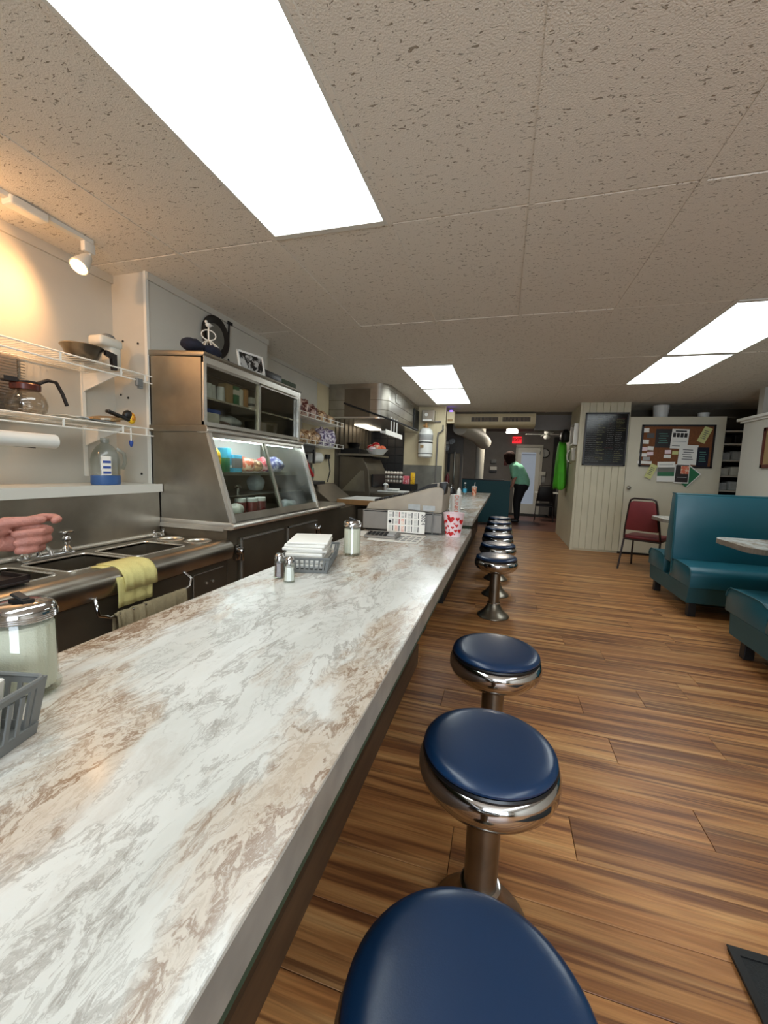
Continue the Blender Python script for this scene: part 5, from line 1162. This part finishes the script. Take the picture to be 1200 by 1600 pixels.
# ceiling fan
t = thing('ceiling_fan', 'white ceiling fan in the rear room near the clock', 'ceiling fan', (1.0,11,2.2)); x, y = 1.0,11
b = BM(); tube(b, [(x+.06,y,2.47),(x-.02,y,2.33)], .012, 8); obj('rod', b, 'white_pl', t, True)
b = BM(); lathe(b, [(0,2.31),(.04,2.31),(.07,2.29),(.07,2.23),(.045,2.21),(.045,2.19),(.075,2.17),(.08,2.12),(.05,2.09),(0,2.085)], (x-.03,y,0), 24); obj('motor', b, 'white_pl', t, True)
for k in range(4):
    a = k*math.pi/2+.1; b = BM(); box(b, (.08,-.06,2.195),(.50,.06,2.205), .003, 1); bmesh.ops.transform(b, matrix=Matrix.Translation((x-.03,y,0)) @ Matrix.Rotation(a,4,'Z'), verts=b.verts); obj('blade', b, 'white_pl', t)
# clock
t = thing('wall_clock', 'round grey wall clock right of the rear door', 'clock', (1.13,13.08,1.84)); b = BM(); tube(b, [(1.13+.125*math.cos(a*math.pi/16),13.08,1.84+.125*math.sin(a*math.pi/16)) for a in range(32)], .012, 8, closed=True); obj('rim', b, 'black', t, True)
b = BM(); lathe(b, [(0,0),(.122,0),(.122,-.008),(0,-.008)], (1.13,13.095,1.84), 32, 'y'); obj('dial', b, 'ltgrey_print', t)
b = BM(); box(b, (1.127,13.075,1.75),(1.133,13.08,1.93)); box(b, (1.11,13.075,1.84),(1.133,13.08,1.848)); obj('hand', b, 'black', t)
goods_box('wall_phone', 'white wall box below the clock by the rear door', 'wall box', (1.03,13.03,1.17),(1.19,13.09,1.29), 'whiteitem', part='box_body')
goods_box('notice_sheet', 'light notice sheet below the white wall box', 'notice', (1.03,13.085,.97),(1.19,13.095,1.16), 'ltgrey_print', part='sheet', bev=.001)
goods_box('red_notice', 'red framed notice left of the rear door', 'notice', (-.02,13.07,1.45),(.09,13.095,1.72), 'dark_red', part='frame_board', bev=.002)
goods_box('towel_dispenser', 'white and black towel dispenser left of the rear door', 'dispenser', (-.42,13.0,1.24),(-.22,13.09,1.40), 'whiteitem', extra=('black',0,.35), part='case_body')
goods_box('grey_dispenser', 'grey box above the towel dispenser', 'dispenser', (-.40,13.0,1.50),(-.24,13.09,1.62), 'grey_pl', part='case_body')
goods_box('hand_rail', 'black vertical bar beside the rear door', 'handle', (.22,13.03,1.05),(.26,13.09,1.45), 'black', part='bar', bev=.01)
bm = BM(); box(bm, (.2,12.3,.001), (1.3,13.0,.012)); tag(obj('door_mat', bm, 'mat_black'), 'black mat in front of the rear door', 'mat')
bm = BM(); box(bm, (1.36,12.9,0), (1.5,13.1,2.3)); struct('trim_9', bm, 'black')

# ------------------------------------------------------------------ chairs
def chair(x, y, rz, label, seatm, group):
    t = thing('stacking_chair', label, 'chair', (0,0,0), 0)
    # local: facing +y (seat front at +y), back at -y
    b = BM(); box(b, (-.22,-.20,.405),(.22,.22,.455), .022, 3); obj('seat', b, seatm, t, True)
    b = BM(); prism(b, [(-.188,.53),(.188,.53),(.142,.885),(.115,.912),(-.115,.912),(-.142,.885)], 'y', -.245,-.21, .010); bmesh.ops.transform(b, matrix=Matrix.Translation((0,-.22,.5)) @ Matrix.Rotation(R(8),4,'X') @ Matrix.Translation((0,.22,-.5)), verts=b.verts); obj('backrest', b, seatm, t, True)
    b = BM(); tube(b, [(-.205,-.20,.42),(-.195,-.225,.55),(-.155,-.27,.86),(-.14,-.282,.92),(-.10,-.29,.94),(.10,-.29,.94),(.14,-.282,.92),(.155,-.27,.86),(.195,-.225,.55),(.205,-.20,.42)], .0115, 10); obj('back_frame', b, 'brown_metal', t, True)
    b = BM(); tube(b, [(-.205,-.20,.40),(.205,-.20,.40),(.205,.19,.40),(-.205,.19,.40)], .011, 8, closed=True); obj('seat_frame', b, 'brown_metal', t, True)
    for sx in (-1,1):
        b = BM(); tube(b, [(sx*.205,-.19,.41),(sx*.215,-.235,.2),(sx*.225,-.27,.0)], .0115, 10); obj('leg', b, 'brown_metal', t, True)
        b = BM(); tube(b, [(sx*.205,.19,.41),(sx*.215,.21,.2),(sx*.22,.235,.0)], .0115, 10); obj('leg', b, 'brown_metal', t, True)
    t.location = (x,y,0); t.rotation_euler = (0,0,rz); return t
chair(1.85, 6.05, R(-32), 'burgundy padded chair with dark frame in front of the panelled wall', 'burgundy', None)
chair(1.06, 11.3, R(-5), 'black chair at the small table in the rear room', 'black', None)
goods_box('rear_table', 'small white topped table behind the black rear chair', 'table', (.85,11.65,.70),(1.45,12.25,.73), 'white_pl', part='tabletop')

# ------------------------------------------------------------------ booths (benches run along X, end faces at X=1.60)
def booth_profile_A(): return None
def bench(label, y_front, y_back, x0, x1, sgn, loc, parts_back=True, t=None, legs=None):
    pass
def seat_poly(yf, yb):      # curved top front; yf front, yb at the back, heights as in the photo
    s = 1 if yb > yf else -1; L_ = abs(yb-yf)
    top = []
    for k in range(9):
        a = k/8*math.pi/2; top.append((yf+s*(.07-.07*math.cos(a)), .375+.07*math.sin(a)))
    return [(yf,.27)]+top+[(yb-s*.14,.452),(yb-s*.06,.447),(yb,.425),(yb,.27)]
t = thing('double_booth', 'teal vinyl back to back booth bench behind the near table', 'booth', (2.2,4.5,0))
X0, X1 = 1.60, 2.84
for yf, yb, n in ((4.05,4.50,'seat'),(5.10,4.66,'seat')):
    b = BM(); prism(b, seat_poly(yf, yb), 'x', X0, X1, .006); obj(n, b, 'teal', t, True)
    b = BM(); s = 1 if yb > yf else -1; pp = [p for p in seat_poly(yf,yb)][1:-1]; tube(b, [(X0-.001,y+0*s,z) for y, z in pp], .005, 6); obj('piping', b, 'teal_dark', t, True)
b = BM(); prism(b, [(4.10,.12),(5.03,.12),(5.06,.27),(4.07,.27)], 'x', X0+.005, X1, .006); obj('bench_base', b, 'teal_side', t)
b = BM(); prism(b, [(4.47,.40),(4.69,.40),(4.635,1.045),(4.61,1.068),(4.55,1.068),(4.525,1.05)], 'x', X0+.0, X1, .012); obj('backrest', b, 'teal', t, True)
b = BM(); tube(b, [(X0,4.47,.30),(X0,4.49,.5),(X0,4.535,1.03),(X0,4.555,1.066)], .006, 6); tube(b, [(X0,4.535,1.058),(X1,4.535,1.058)], .006, 6); tube(b, [(X0,4.55,1.066),(X0,4.62,1.066)], .006, 6); obj('piping', b, 'teal_dark', t, True)
for x in (1.63,2.74):
    for y in (4.10,4.93):
        b = BM(); prism(b, [(x,y),(x+.06,y),(x+.06,y+.06),(x,y+.06)], 'z', 0, .12, .004); obj('leg', b, 'black', t)
t = thing('booth_bench', 'nearer teal vinyl booth bench cut off by the right edge', 'booth', (2.2,3.0,0))
b = BM(); prism(b, seat_poly(3.46,2.98), 'x', X0, X1, .006); obj('seat', b, 'teal', t, True)
b = BM(); tube(b, [(X0-.001,y,z) for y, z in seat_poly(3.46,2.98)[1:-1]], .005, 6); obj('piping', b, 'teal_dark', t, True)
b = BM(); prism(b, [(2.4,.12),(3.38,.12),(3.40,.27),(2.4,.27)], 'x', X0+.005, X1, .006); obj('bench_base', b, 'teal_side', t)
b = BM(); prism(b, [(2.80,.27),(3.0,.27),(2.965,.42),(2.93,1.045),(2.90,1.068),(2.85,1.068),(2.82,1.05)], 'x', X0, X1, .012); obj('backrest', b, 'teal', t, True)
for x in (1.63,2.74):
    for y in (3.22,2.45):
        b = BM(); prism(b, [(x,y),(x+.06,y),(x+.06,y+.06),(x,y+.06)], 'z', 0, .12, .004); obj('leg', b, 'black', t)
# tables: rounded-corner laminate tops on pedestals
def booth_table(x0, x1, y0, y1, label):
    t = thing('booth_table', label, 'table', ((x0+x1)/2,(y0+y1)/2,0)); p = []
    r = .12
    for (cx_, cy_, a0) in ((x0+r,y0+r,math.pi),(x1-.01,y0+.01,1.5*math.pi),(x1-.01,y1-.01,0),(x0+r,y1-r,.5*math.pi)):
        rr = r if cx_ < x0+.2 else .01
        for k in range(7): a = a0+k*math.pi/12; p.append((cx_+rr*math.cos(a), cy_+rr*math.sin(a)))
    b = BM(); prism(b, p, 'z', .748, .75); obj('tabletop', b, 'marble', t)
    b = BM(); prism(b, p, 'z', .712, .748); obj('edge_band', b, 'edge', t, True)
    b = BM(); tube(b, [(x0+.55,(y0+y1)/2,.03),(x0+.55,(y0+y1)/2,.71)], .035, 16); obj('pedestal', b, 'black', t, True)
    b = BM(); box(b, (x0+.30,(y0+y1)/2-.03,0),(x0+.80,(y0+y1)/2+.03,.035), .01); box(b, (x0+.52,(y0+y1)/2-.22,0),(x0+.58,(y0+y1)/2+.22,.035), .01); obj('foot', b, 'black', t)
booth_table(1.635, 2.85, 3.28, 3.87, 'marble topped booth table at the right edge beside the near bench')
booth_table(1.75, 2.85, 5.18, 5.72, 'booth table between the double booth and the red chair')
# shelves unit in the far right corner
t = thing('corner_shelves', 'dark open shelves with stacked goods in the far right corner', 'shelves', (3.3,7.4,0))
for z in (1.05,1.27,1.50,1.74,1.93): 
    b = BM(); box(b, (3.07,7.25,z-.012),(3.6,7.6,z+.011)); obj('shelf_board', b, 'wall_white', t)
b = BM(); box(b, (3.07,7.6,.0),(3.6,7.62,2.0)); box(b, (3.6,7.2,0),(3.62,7.62,2.0)); obj('side_panel', b, 'blackwood', t)
for k, (z, m_, l) in enumerate([(1.062,'plastic_clear','lowest'),(1.282,'whiteitem','second lowest'),(1.512,'ltgrey_print','middle'),(1.752,'blackwood','top')]):
    for j in range(2): goods_box('linen_stack', l+' shelf goods in the corner shelves, '+('left pile' if j == 0 else 'right pile'), 'stack', (3.10+.14*j,7.30,z),(3.22+.14*j,7.55,z+.11+.02*j), m_, part='folded_pile', bev=.02)
lathe_item('white_bucket', 'white bucket standing above the bulletin board door', 'bucket', [('bucket', [(0,0),(.095,0),(.11,.19),(.113,.195),(0,.2)], 'white_pl')], (2.29,7.42,2.135))
lathe_item('small_bucket', 'small white tub above the right end of the bulletin board', 'tub', [('tub', [(0,0),(.07,0),(.075,.08),(0,.085)], 'white_pl')], (2.86,7.42,2.135))
bm = BM(); box(bm, (1.82,7.22,2.115),(3.2,7.62,2.133)); tag(obj('top_shelf', bm, 'dark_soffit'), 'shelf board above the bulletin board door', 'shelf')
bm = BM(); box(bm, (3.04,7.21,0), (3.06,7.62,2.12)); struct('trim_10', bm, 'door_cream')
# framed picture on divider wall
t = thing('framed_picture', 'brown framed picture on the white divider wall, cut by the right edge', 'picture', (2.85,5.6,1.6))
b = BM(); 
for lo, hi in (((2.835,4.95,1.36),(2.86,5.78,1.40)),((2.835,4.95,1.78),(2.86,5.78,1.82)),((2.835,5.74,1.36),(2.86,5.78,1.82)),((2.835,4.95,1.36),(2.86,4.99,1.82))): box(b, lo, hi)
obj('frame', b, 'amber', t); b = BM(); box(b, (2.845,4.98,1.39),(2.86,5.75,1.79)); obj('print', b, 'carton', t)

# chalk menu board
t = thing('menu_board', 'black framed menu board with handwritten chalk lines on the beadboard', 'menu board', (1.48,7.14,1.78))
b = BM(); bx0_, bx1_, bz0, bz1 = 1.18,1.785,1.375,2.19; f = .022
for lo, hi in (((bx0_,7.115,bz0),(bx1_,7.15,bz0+f)),((bx0_,7.115,bz1-f),(bx1_,7.15,bz1)),((bx0_,7.115,bz0),(bx0_+f,7.15,bz1)),((bx1_-f,7.115,bz0),(bx1_,7.15,bz1))): box(b, lo, hi)
obj('frame', b, 'blackwood', t)
b = BM(); box(b, (bx0_+.01,7.128,bz0+.01),(bx1_-.01,7.15,bz1-.01)); obj('slate', b, 'chalk', t)
rnd = random.Random(4)
def scrawl(b, x0, x1, z, h):
    x = x0
    while x < x1:
        wd = rnd.uniform(.006,.016); n = max(3,int(wd/.0035)); pts = []
        for k in range(n+1): pts.append((x+wd*k/n, 7.1265, z+h*rnd.uniform(-.5,.5)))
        tube(b, pts, .0019, 3, cap=False); x += wd+rnd.uniform(.004,.010)
bs = {m_: BM() for m_ in ('chalk_white','chalk_yellow','chalk_teal','chalk_red')}
scrawl(bs['chalk_white'], 1.32,1.60,2.145,.016); scrawl(bs['chalk_white'], 1.36,1.56,2.115,.012)
z = 2.08
while z > 1.43:
    scrawl(bs['chalk_white'], 1.215, 1.215+rnd.uniform(.12,.20), z, .009)
    if rnd.random() < .7: scrawl(bs['chalk_yellow'], 1.36, 1.36+rnd.uniform(.05,.12), z+rnd.uniform(-.01,.01), .013)
    scrawl(bs['chalk_teal' if z < 1.62 else 'chalk_white'], 1.50, 1.59, z, .008)
    scrawl(bs['chalk_yellow' if z < 1.6 or z > 1.9 else 'chalk_white'], 1.62, 1.62+rnd.uniform(.06,.13), z, .011)
    z -= .032
scrawl(bs['chalk_red'], 1.48,1.60,1.65,.012); scrawl(bs['chalk_red'], 1.62,1.74,2.10,.012)
for k_, b in bs.items(): obj('chalk_writing', b, k_, t)['kind'] = 'stuff'
# bulletin board
t = thing('bulletin_board', 'cork bulletin board in a dark frame on the cream door', 'bulletin board', (2.45,7.15,1.7))
b = BM(); x0, x1, z0, z1 = 1.98,2.93,1.375,2.008; f = .025
for lo, hi in (((x0,7.135,z0),(x1,7.165,z0+f)),((x0,7.135,z1-f),(x1,7.165,z1)),((x0,7.135,z0),(x0+f,7.165,z1)),((x1-f,7.135,z0),(x1,7.165,z1))): box(b, lo, hi)
obj('frame', b, 'blackwood', t)
b = BM(); box(b, (x0+.01,7.145,z0+.01),(x1-.01,7.165,z1-.01)); obj('cork', b, 'cork', t)
def bpx(px, py): return 1.976+(px-108)/(1090-108)*.95, 2.008-(py-122)/(700-122)*.64   # crop pixels to board metres
PP = [('notice', 'dark printed poster pinned at the upper left middle of the cork board','blackwood',308,180,525,430,0,1),
 ('notice','white flyer with dark pictures at the top middle of the cork board','paper',520,180,750,440,-2,2),
 ('notice','tilted pale yellow slip at the upper right of the cork board','chalk_yellow',900,150,1010,360,-22,1),
 ('notice','white certificate sheet with crest overlapping the lower middle of the board','paper',638,390,885,650,-2,1),
 ('notice','dark violet poster at the right end of the cork board','navy_cloth',880,420,1030,670,0,1),
 ('notice','green landscape flyer hanging below the cork board','paper',372,620,610,890,2,3),
 ('notice','dark poster with orange picture and white border below the board','paper',610,650,805,905,0,4),
 ('notice','green diamond card tilted behind the dark poster','green',700,690,900,930,-40,5),
 ('notice','yellow slip hanging tilted under the left end of the board','chalk_yellow',235,655,335,855,-22,1),
 ('business_card','white card at the top left corner of the cork board','paper',115,170,212,225,2,0),
 ('business_card','white card below the first one at the left of the board','paper',122,325,222,380,-2,0),
 ('business_card','pinkish card in the third row at the left of the board','pinkwhite',122,425,210,475,3,0),
 ('business_card','white card beside the pinkish card on the board','paper',212,415,298,465,-4,0),
 ('business_card','white card in the fourth row at the left edge of the board','paper',110,510,210,555,0,0),
 ('business_card','card with dark print in the fourth row of the board','pinkwhite',212,490,300,535,4,0),
 ('business_card','wide white strip at the bottom left corner of the board','paper',92,615,290,655,-2,0),
 ('business_card','grey card above the bottom strip of the board','ltgrey_print',160,560,260,605,3,0),
 ('business_card','white card in the lower centre of the board','paper',445,525,540,570,0,0),
 ('business_card','card with dark figures above the lower centre card','pinkwhite',455,460,540,510,3,0),
 ('business_card','cream card left of the certificate sheet','chalk_yellow',555,475,635,520,0,0),
 ('business_card','dark photo card at the upper left of the board','grey_print',190,235,290,300,0,0)]
yy = 7.144
for k, (nm, l, m_, a, c_, d_, e_, rot_, kind) in enumerate(PP):
    ax, az = bpx(a, e_); bx_, bz_ = bpx(d_, c_); yoff = 7.1435-.0025*(k % 2) if nm == 'business_card' else (7.1435-.004*k if c_ < 600 else 7.130-.004*(k-5))
    cxx, czz = (ax+bx_)/2, (az+bz_)/2
    if kind == 5: yoff = 7.1345
    t = thing(nm, l, 'notice' if nm == 'notice' else 'card', (cxx,yoff,az)); Mr = Matrix.Translation((cxx,yoff,czz)) @ Matrix.Rotation(R(-rot_),4,'Y') @ Matrix.Translation((-cxx,-yoff,-czz))
    b = BM(); box(b, (ax,yoff-.0005,az),(bx_,yoff+.0005,bz_)); bmesh.ops.transform(b, matrix=Mr, verts=b.verts); obj('sheet', b, m_, t)
    w_, h_ = bx_-ax, bz_-az
    pk = [0]
    def patch(n, u0, u1, v0, v1, mm):
        pk[0] += 1; b = BM(); box(b, (ax+w_*u0,yoff-.0008-.0004*pk[0],az+h_*v0),(ax+w_*u1,yoff-.0003,az+h_*v1)); bmesh.ops.transform(b, matrix=Mr, verts=b.verts); obj(n, b, mm, t)
    if kind == 1:
        for q_ in range(5): patch('printing', .2+.05*(q_%2), .8-.06*(q_%3), .25+q_*.12, .29+q_*.12, 'grey_print' if m_ not in ('blackwood','navy_cloth') else 'chalk_teal')
    if kind == 2:
        for q_ in range(4): patch('picture', .08+.22*q_, .25+.22*q_, .58, .80, 'blackwood')
        patch('printing', .2, .85, .86, .93, 'black'); patch('printing', .1,.9,.35,.38,'ltgrey_print'); patch('printing', .1,.6,.12,.15,'grey_print')
    if kind == 3: patch('picture', .02,.98,.30,.72,'wainscot'); patch('picture', .02,.98,.28,.48,'green'); patch('printing', .1,.9,.84,.87,'ltgrey_print')
    if kind == 4: patch('picture', .05,.95,.06,.97,'brown_metal'); patch('picture', .40,.95,.50,.92,'salmon'); patch('printing', .2,.85,.30,.33,'ltgrey_print')
    if kind == 5: patch('border', 0,1,.95,1,'paper'); patch('border', .95,1,0,1,'paper')

# things on the coat wall
t = thing('green_jacket', 'bright green jacket hanging on the partition wall hook', 'jacket', (1.05,8.2,.95))
b = BM(); n = 26; prof = [(1.80,.05,.08),(1.72,.11,.10),(1.60,.15,.11),(1.45,.17,.12),(1.25,.20,.13),(1.05,.22,.14),(.97,.21,.13),(.95,.19,.11)]
rings = []
for zz, ry, rx in prof:
    ring = []
    for k in range(n):
        a = 2*math.pi*k/n; f_ = 1+.10*math.sin(a*7+zz*3)*(1-(zz-.95)*.6)
        ring.append(b.verts.new((1.00+rx*.75*math.cos(a)*f_, 8.22+ry*1.35*math.sin(a)*f_, zz-.02*math.sin(a*3))))
    rings.append(ring)
for p, q_ in zip(rings, rings[1:]):
    for k in range(n): b.faces.new((p[k],p[(k+1)%n],q_[(k+1)%n],q_[k]))
b.faces.new(rings[0]); b.faces.new(rings[-1]); obj('cloth', b, 'green_jacket', t, True, False)
lump('baseball_hat', 'black cap hanging above the green jacket', 'hat', (1.03,8.12,1.90), .12, (.7,1.2,1.1), 'black', 31, part='cap_body')
t = thing('small_cabinet', 'white framed open wall box beside the pillar', 'wall box', (1.08,7.5,1.7)); b = BM()
for lo, hi in (((1.04,7.22,1.70),(1.12,7.62,1.72)),((1.04,7.22,2.02),(1.12,7.62,2.04)),((1.04,7.22,1.70),(1.12,7.25,2.04)),((1.04,7.59,1.70),(1.12,7.62,2.04))): box(b, lo, hi)
obj('frame', b, 'white_paint', t); b = BM(); box(b, (1.10,7.25,1.72),(1.119,7.59,2.02)); obj('dark_back', b, 'blackwood', t)
t = thing('telephone', 'white corded wall telephone below the small wall box', 'telephone', (1.08,7.6,1.5)); b = BM(); box(b, (1.07,7.42,1.45),(1.12,7.58,1.66), .01); obj('base', b, 'whiteitem', t, True); b = BM(); tube(b, [(1.06,7.62,1.64),(1.03,7.64,1.60),(1.02,7.64,1.54),(1.03,7.64,1.47),(1.06,7.62,1.43)], .014, 8); obj('handset', b, 'whiteitem', t, True); b = BM(); tube(b, [(1.06,7.62,1.43),(1.07,7.56,1.40),(1.08,7.50,1.42)], .006, 6); obj('cord', b, 'carton', t, True)
# near-right floor mat
bm = BM(); prism(bm, [(.625,1.148),(1.45,1.152),(1.45,.20),(.63,.20)], 'z', .001, .009, .003); m_ = tag(obj('floor_mat', bm, 'mat_black'), 'black ribbed floor mat at the lower right corner', 'mat')
bm = BM(); box(bm, (.625,1.13,.009),(1.45,1.15,.013)); box(bm, (.625,.2,.009),(.645,1.13,.013)); obj('mat_border', bm, 'black', m_)

# ------------------------------------------------------------------ people
def remesh(o, vox, it=6, fac=.6):
    m1 = o.modifiers.new('r','REMESH'); m1.mode = 'VOXEL'; m1.voxel_size = vox; m1.use_smooth_shade = True
    m2 = o.modifiers.new('s','SMOOTH'); m2.iterations = it; m2.factor = fac
# server in the rear, leaning over (faces -X / left)
PX, PY = .30, 10.62
t = thing('person', 'person in a mint green shirt and black pants leaning by the teal partition', 'person', (PX,PY,0))
def W(x, y, z): return (PX+x, PY+y, z)
hipL, hipR = W(.08,-.08,.92), W(.08,.08,.92)
b = BM()
capsule(b, [W(.10,0,.93),W(.06,0,1.12),W(-.02,0,1.30),W(-.08,0,1.39)], [.14,.13,.13,.09])        # trunk
capsule(b, [W(-.09,0,1.42),W(-.15,0,1.50)], [.055,.05]); sphere(b, W(-.20,0,1.585), .10, (1,.82,1.15)); sphere(b, W(-.298,0,1.575), .016); sphere(b, W(-.27,0,1.53), .04, (1,.9,.8))
sphere(b, W(-.19,-.085,1.58), .02, (.6,.4,1)); sphere(b, W(-.19,.085,1.58), .02, (.6,.4,1))
for s in (-1,1):
    capsule(b, [W(.08,s*.085,.92),W(.03,s*.09,.50),W(.07,s*.09,.08)], [.09,.058,.042]); capsule(b, [W(.07,s*.09,.045),W(-.10,s*.10,.035)], [.04,.032])
capsule(b, [W(-.05,-.17,1.36),W(-.03,-.23,1.12),W(-.09,-.24,.90)], [.055,.045,.032]); capsule(b, [W(-.13,-.20,.88),W(-.16,-.20,.80)], [.035,.022])
for k in range(4): capsule(b, [W(-.145-.012*k,-.20+.0*k,.83),W(-.15-.014*k,-.205,.77)], [.010,.008])
capsule(b, [W(-.125,-.215,.86),W(-.11,-.225,.80)], [.012,.009])
capsule(b, [W(-.05,.17,1.36),W(.12,.22,1.15),W(.05,.20,1.0)], [.05,.04,.028]); capsule(b, [W(.04,.20,.98),W(.02,.19,.92)], [.035,.02])
for k in range(4): capsule(b, [W(.03-.012*k,.195,.95),W(.02-.012*k,.195,.89)], [.010,.008])
capsule(b, [W(.05,.21,.96),W(.06,.215,.91)], [.012,.009])
o = obj('body', b, 'skin2', t, True, False); remesh(o, .012)
b = BM(); capsule(b, [W(.14,0,.98),W(.09,0,1.13),W(.01,0,1.29),W(-.06,0,1.38)], [.20,.19,.18,.13], 18)
for v in b.verts: v.co.y = PY+(v.co.y-PY)*1.18
capsule(b, [W(-.05,-.15,1.37),W(-.045,-.20,1.20),W(-.045,-.22,1.14)], [.075,.068,.066]); capsule(b, [W(-.05,.15,1.37),W(.06,.20,1.22),W(.10,.21,1.17)], [.075,.068,.062])
o = obj('shirt', b, 'mint', t, True, False); remesh(o, .014)
b = BM(); capsule(b, [W(.13,-.05,.92),W(.13,.05,.92)], [.185,.185])
for s in (-1,1): capsule(b, [W(.12,s*.085,.88),W(.05,s*.09,.50),W(.07,s*.09,.12)], [.15,.095,.065])
o = obj('pants', b, 'pants', t, True, False); remesh(o, .014)
b = BM()
sphere(b, W(-.185,0,1.62), .145, (1,.90,1.0)); sphere(b, W(-.165,0,1.54), .130, (1.0,1.0,.95)); sphere(b, W(-.25,0,1.64), .09, (1,1.1,.9)); sphere(b, W(-.23,-.09,1.55), .06, (1,.6,1.5)); sphere(b, W(-.23,.09,1.55), .06, (1,.6,1.5))
o = obj('hair', b, 'hair', t, True, False); remesh(o, .012)
for s in (-1,1):
    b = BM(); capsule(b, [W(.09,s*.09,.048),W(-.02,s*.095,.045),W(-.12,s*.10,.036)], [.045,.045,.036]); o = obj('shoe', b, 'black', t, True, False); remesh(o, .012)

# worker behind the counter, mostly outside the frame: only the left fist shows
hx = Vector((.50,.86,.06)).normalized(); hz = Vector((-.03,-.05,1)); hz = (hz-hx*hz.dot(hx)).normalized(); hy = -hx.cross(hz)*-1
hy = hz.cross(hx); hy = -hy if hy.x < 0 else hy       # palm normal towards +X side
WR = Vector((-1.214,.664,1.000))
def Hd(x, y, z): return WR+hx*x+hy*y+hz*z
t = thing('person', 'person at the left edge, only a raised fist in a dark sleeve visible', 'person', (-1.29,.05,0))
b = BM()
# forearm, palm
capsule(b, [Hd(-.27,-.02,-.05),Hd(-.12,-.008,-.012),Hd(0,0,0),Hd(.02,0,0)], [.045,.038,.029,.028], 16)
for zz, xx in ((.030,.088),(.010,.092),(-.011,.088),(-.030,.080)): capsule(b, [Hd(.01,-.002,zz*.45),Hd(.05,-.006,zz*.8),Hd(xx,-.012,zz)], [.022,.017,.0125])
capsule(b, [Hd(.015,.006,-.012),Hd(.06,.004,-.025)], [.022,.018]); capsule(b, [Hd(.015,.008,.014),Hd(.045,.014,.022)], [.022,.020])
# fingers folded back over the palm (middle, ring, little)
for zz, L1_, r_ in ((.006,1.0,.0115),(-.016,.97,.0112),(-.037,.86,.0102)):
    capsule(b, [Hd(.090,-.012,zz),Hd(.122*L1_,-.004,zz+.001),Hd(.128*L1_,.020,zz),Hd(.112*L1_,.036,zz),Hd(.085*L1_,.040,zz),Hd(.064,.036,zz-.001)], [r_*1.08,r_*1.05,r_*1.05,r_,r_*.97,r_*.90])
# index, less curled, reaching the thumb tip
capsule(b, [Hd(.088,-.012,.030),Hd(.124,-.006,.037),Hd(.146,.010,.036),Hd(.150,.022,.032)], [.0125,.0115,.0105,.0105]); capsule(b, [Hd(.150,.022,.032),Hd(.142,.032,.030)], [.0105,.009])
# thumb
capsule(b, [Hd(.018,.012,.018),Hd(.050,.026,.036),Hd(.086,.034,.036),Hd(.118,.034,.036)], [.018,.015,.0125,.0105])
# rest of the figure beyond the frame
SH = Vector((-1.42,.06,1.40)); EL = Hd(-.27,-.02,-.05)
capsule(b, [tuple(EL),tuple(SH)], [.045,.058])
capsule(b, [(-1.27,-.10,.95),(-1.27,-.08,1.2),(-1.27,-.06,1.42)], [.15,.14,.13]); capsule(b, [(-1.45,-.02,1.42),(-1.09,-.12,1.42)], [.06,.06])
capsule(b, [(-1.27,-.06,1.48),(-1.27,-.04,1.56)], [.055,.055]); sphere(b, (-1.27,-.02,1.66), .105, (.85,1,1.18)); sphere(b, (-1.27,.09,1.65), .018); sphere(b, (-1.365,-.02,1.65), .02, (.4,.7,1)); sphere(b, (-1.175,-.02,1.65), .02, (.4,.7,1))
capsule(b, [(-1.09,-.12,1.40),(-1.04,-.14,1.12),(-1.05,-.02,.90)], [.055,.045,.032]); capsule(b, [(-1.05,0,.88),(-1.05,.02,.80)], [.035,.022])
for s in (-.09,.09): capsule(b, [(-1.27+s,-.10,.93),(-1.27+s,-.06,.50),(-1.27+s,-.10,.08)], [.095,.062,.045]); capsule(b, [(-1.27+s,-.10,.04),(-1.27+s,.08,.035)], [.04,.034])
o = obj('body', b, 'skin', t, True, False); remesh(o, .0035, 4, .5)
b = BM(); capsule(b, [tuple(SH),tuple(EL),Hd(-.12,-.009,-.018),Hd(-.045,-.004,-.024)], [.075,.062,.050,.044], 18)
capsule(b, [(-1.27,-.10,.92),(-1.27,-.08,1.2),(-1.27,-.06,1.42)], [.17,.165,.15]); capsule(b, [(-1.43,0,1.42),(-1.09,-.12,1.40),(-1.04,-.14,1.12),(-1.05,-.05,.95)], [.075,.078,.062,.048])
o = obj('sweater', b, 'darkblue', t, True, False); remesh(o, .009)
b = BM(); capsule(b, [(-1.31,-.10,.93),(-1.23,-.10,.93)], [.15,.15])
for s in (-.09,.09): capsule(b, [(-1.27+s,-.10,.90),(-1.27+s,-.06,.50),(-1.27+s,-.10,.12)], [.12,.085,.065])
o = obj('trousers', b, 'pants', t, True, False); remesh(o, .014)
b = BM(); sphere(b, (-1.27,-.05,1.70), .118, (.9,1,1.05)); o = obj('hair', b, 'hair', t, True, False); remesh(o, .012)
for s in (-.09,.09):
    b = BM(); capsule(b, [(-1.27+s,-.12,.046),(-1.27+s,.10,.04)], [.045,.038]); obj('shoe', b, 'black', t, True, False)
# soft ceiling lamp of the rear room is its own emitter; nothing else lights the room
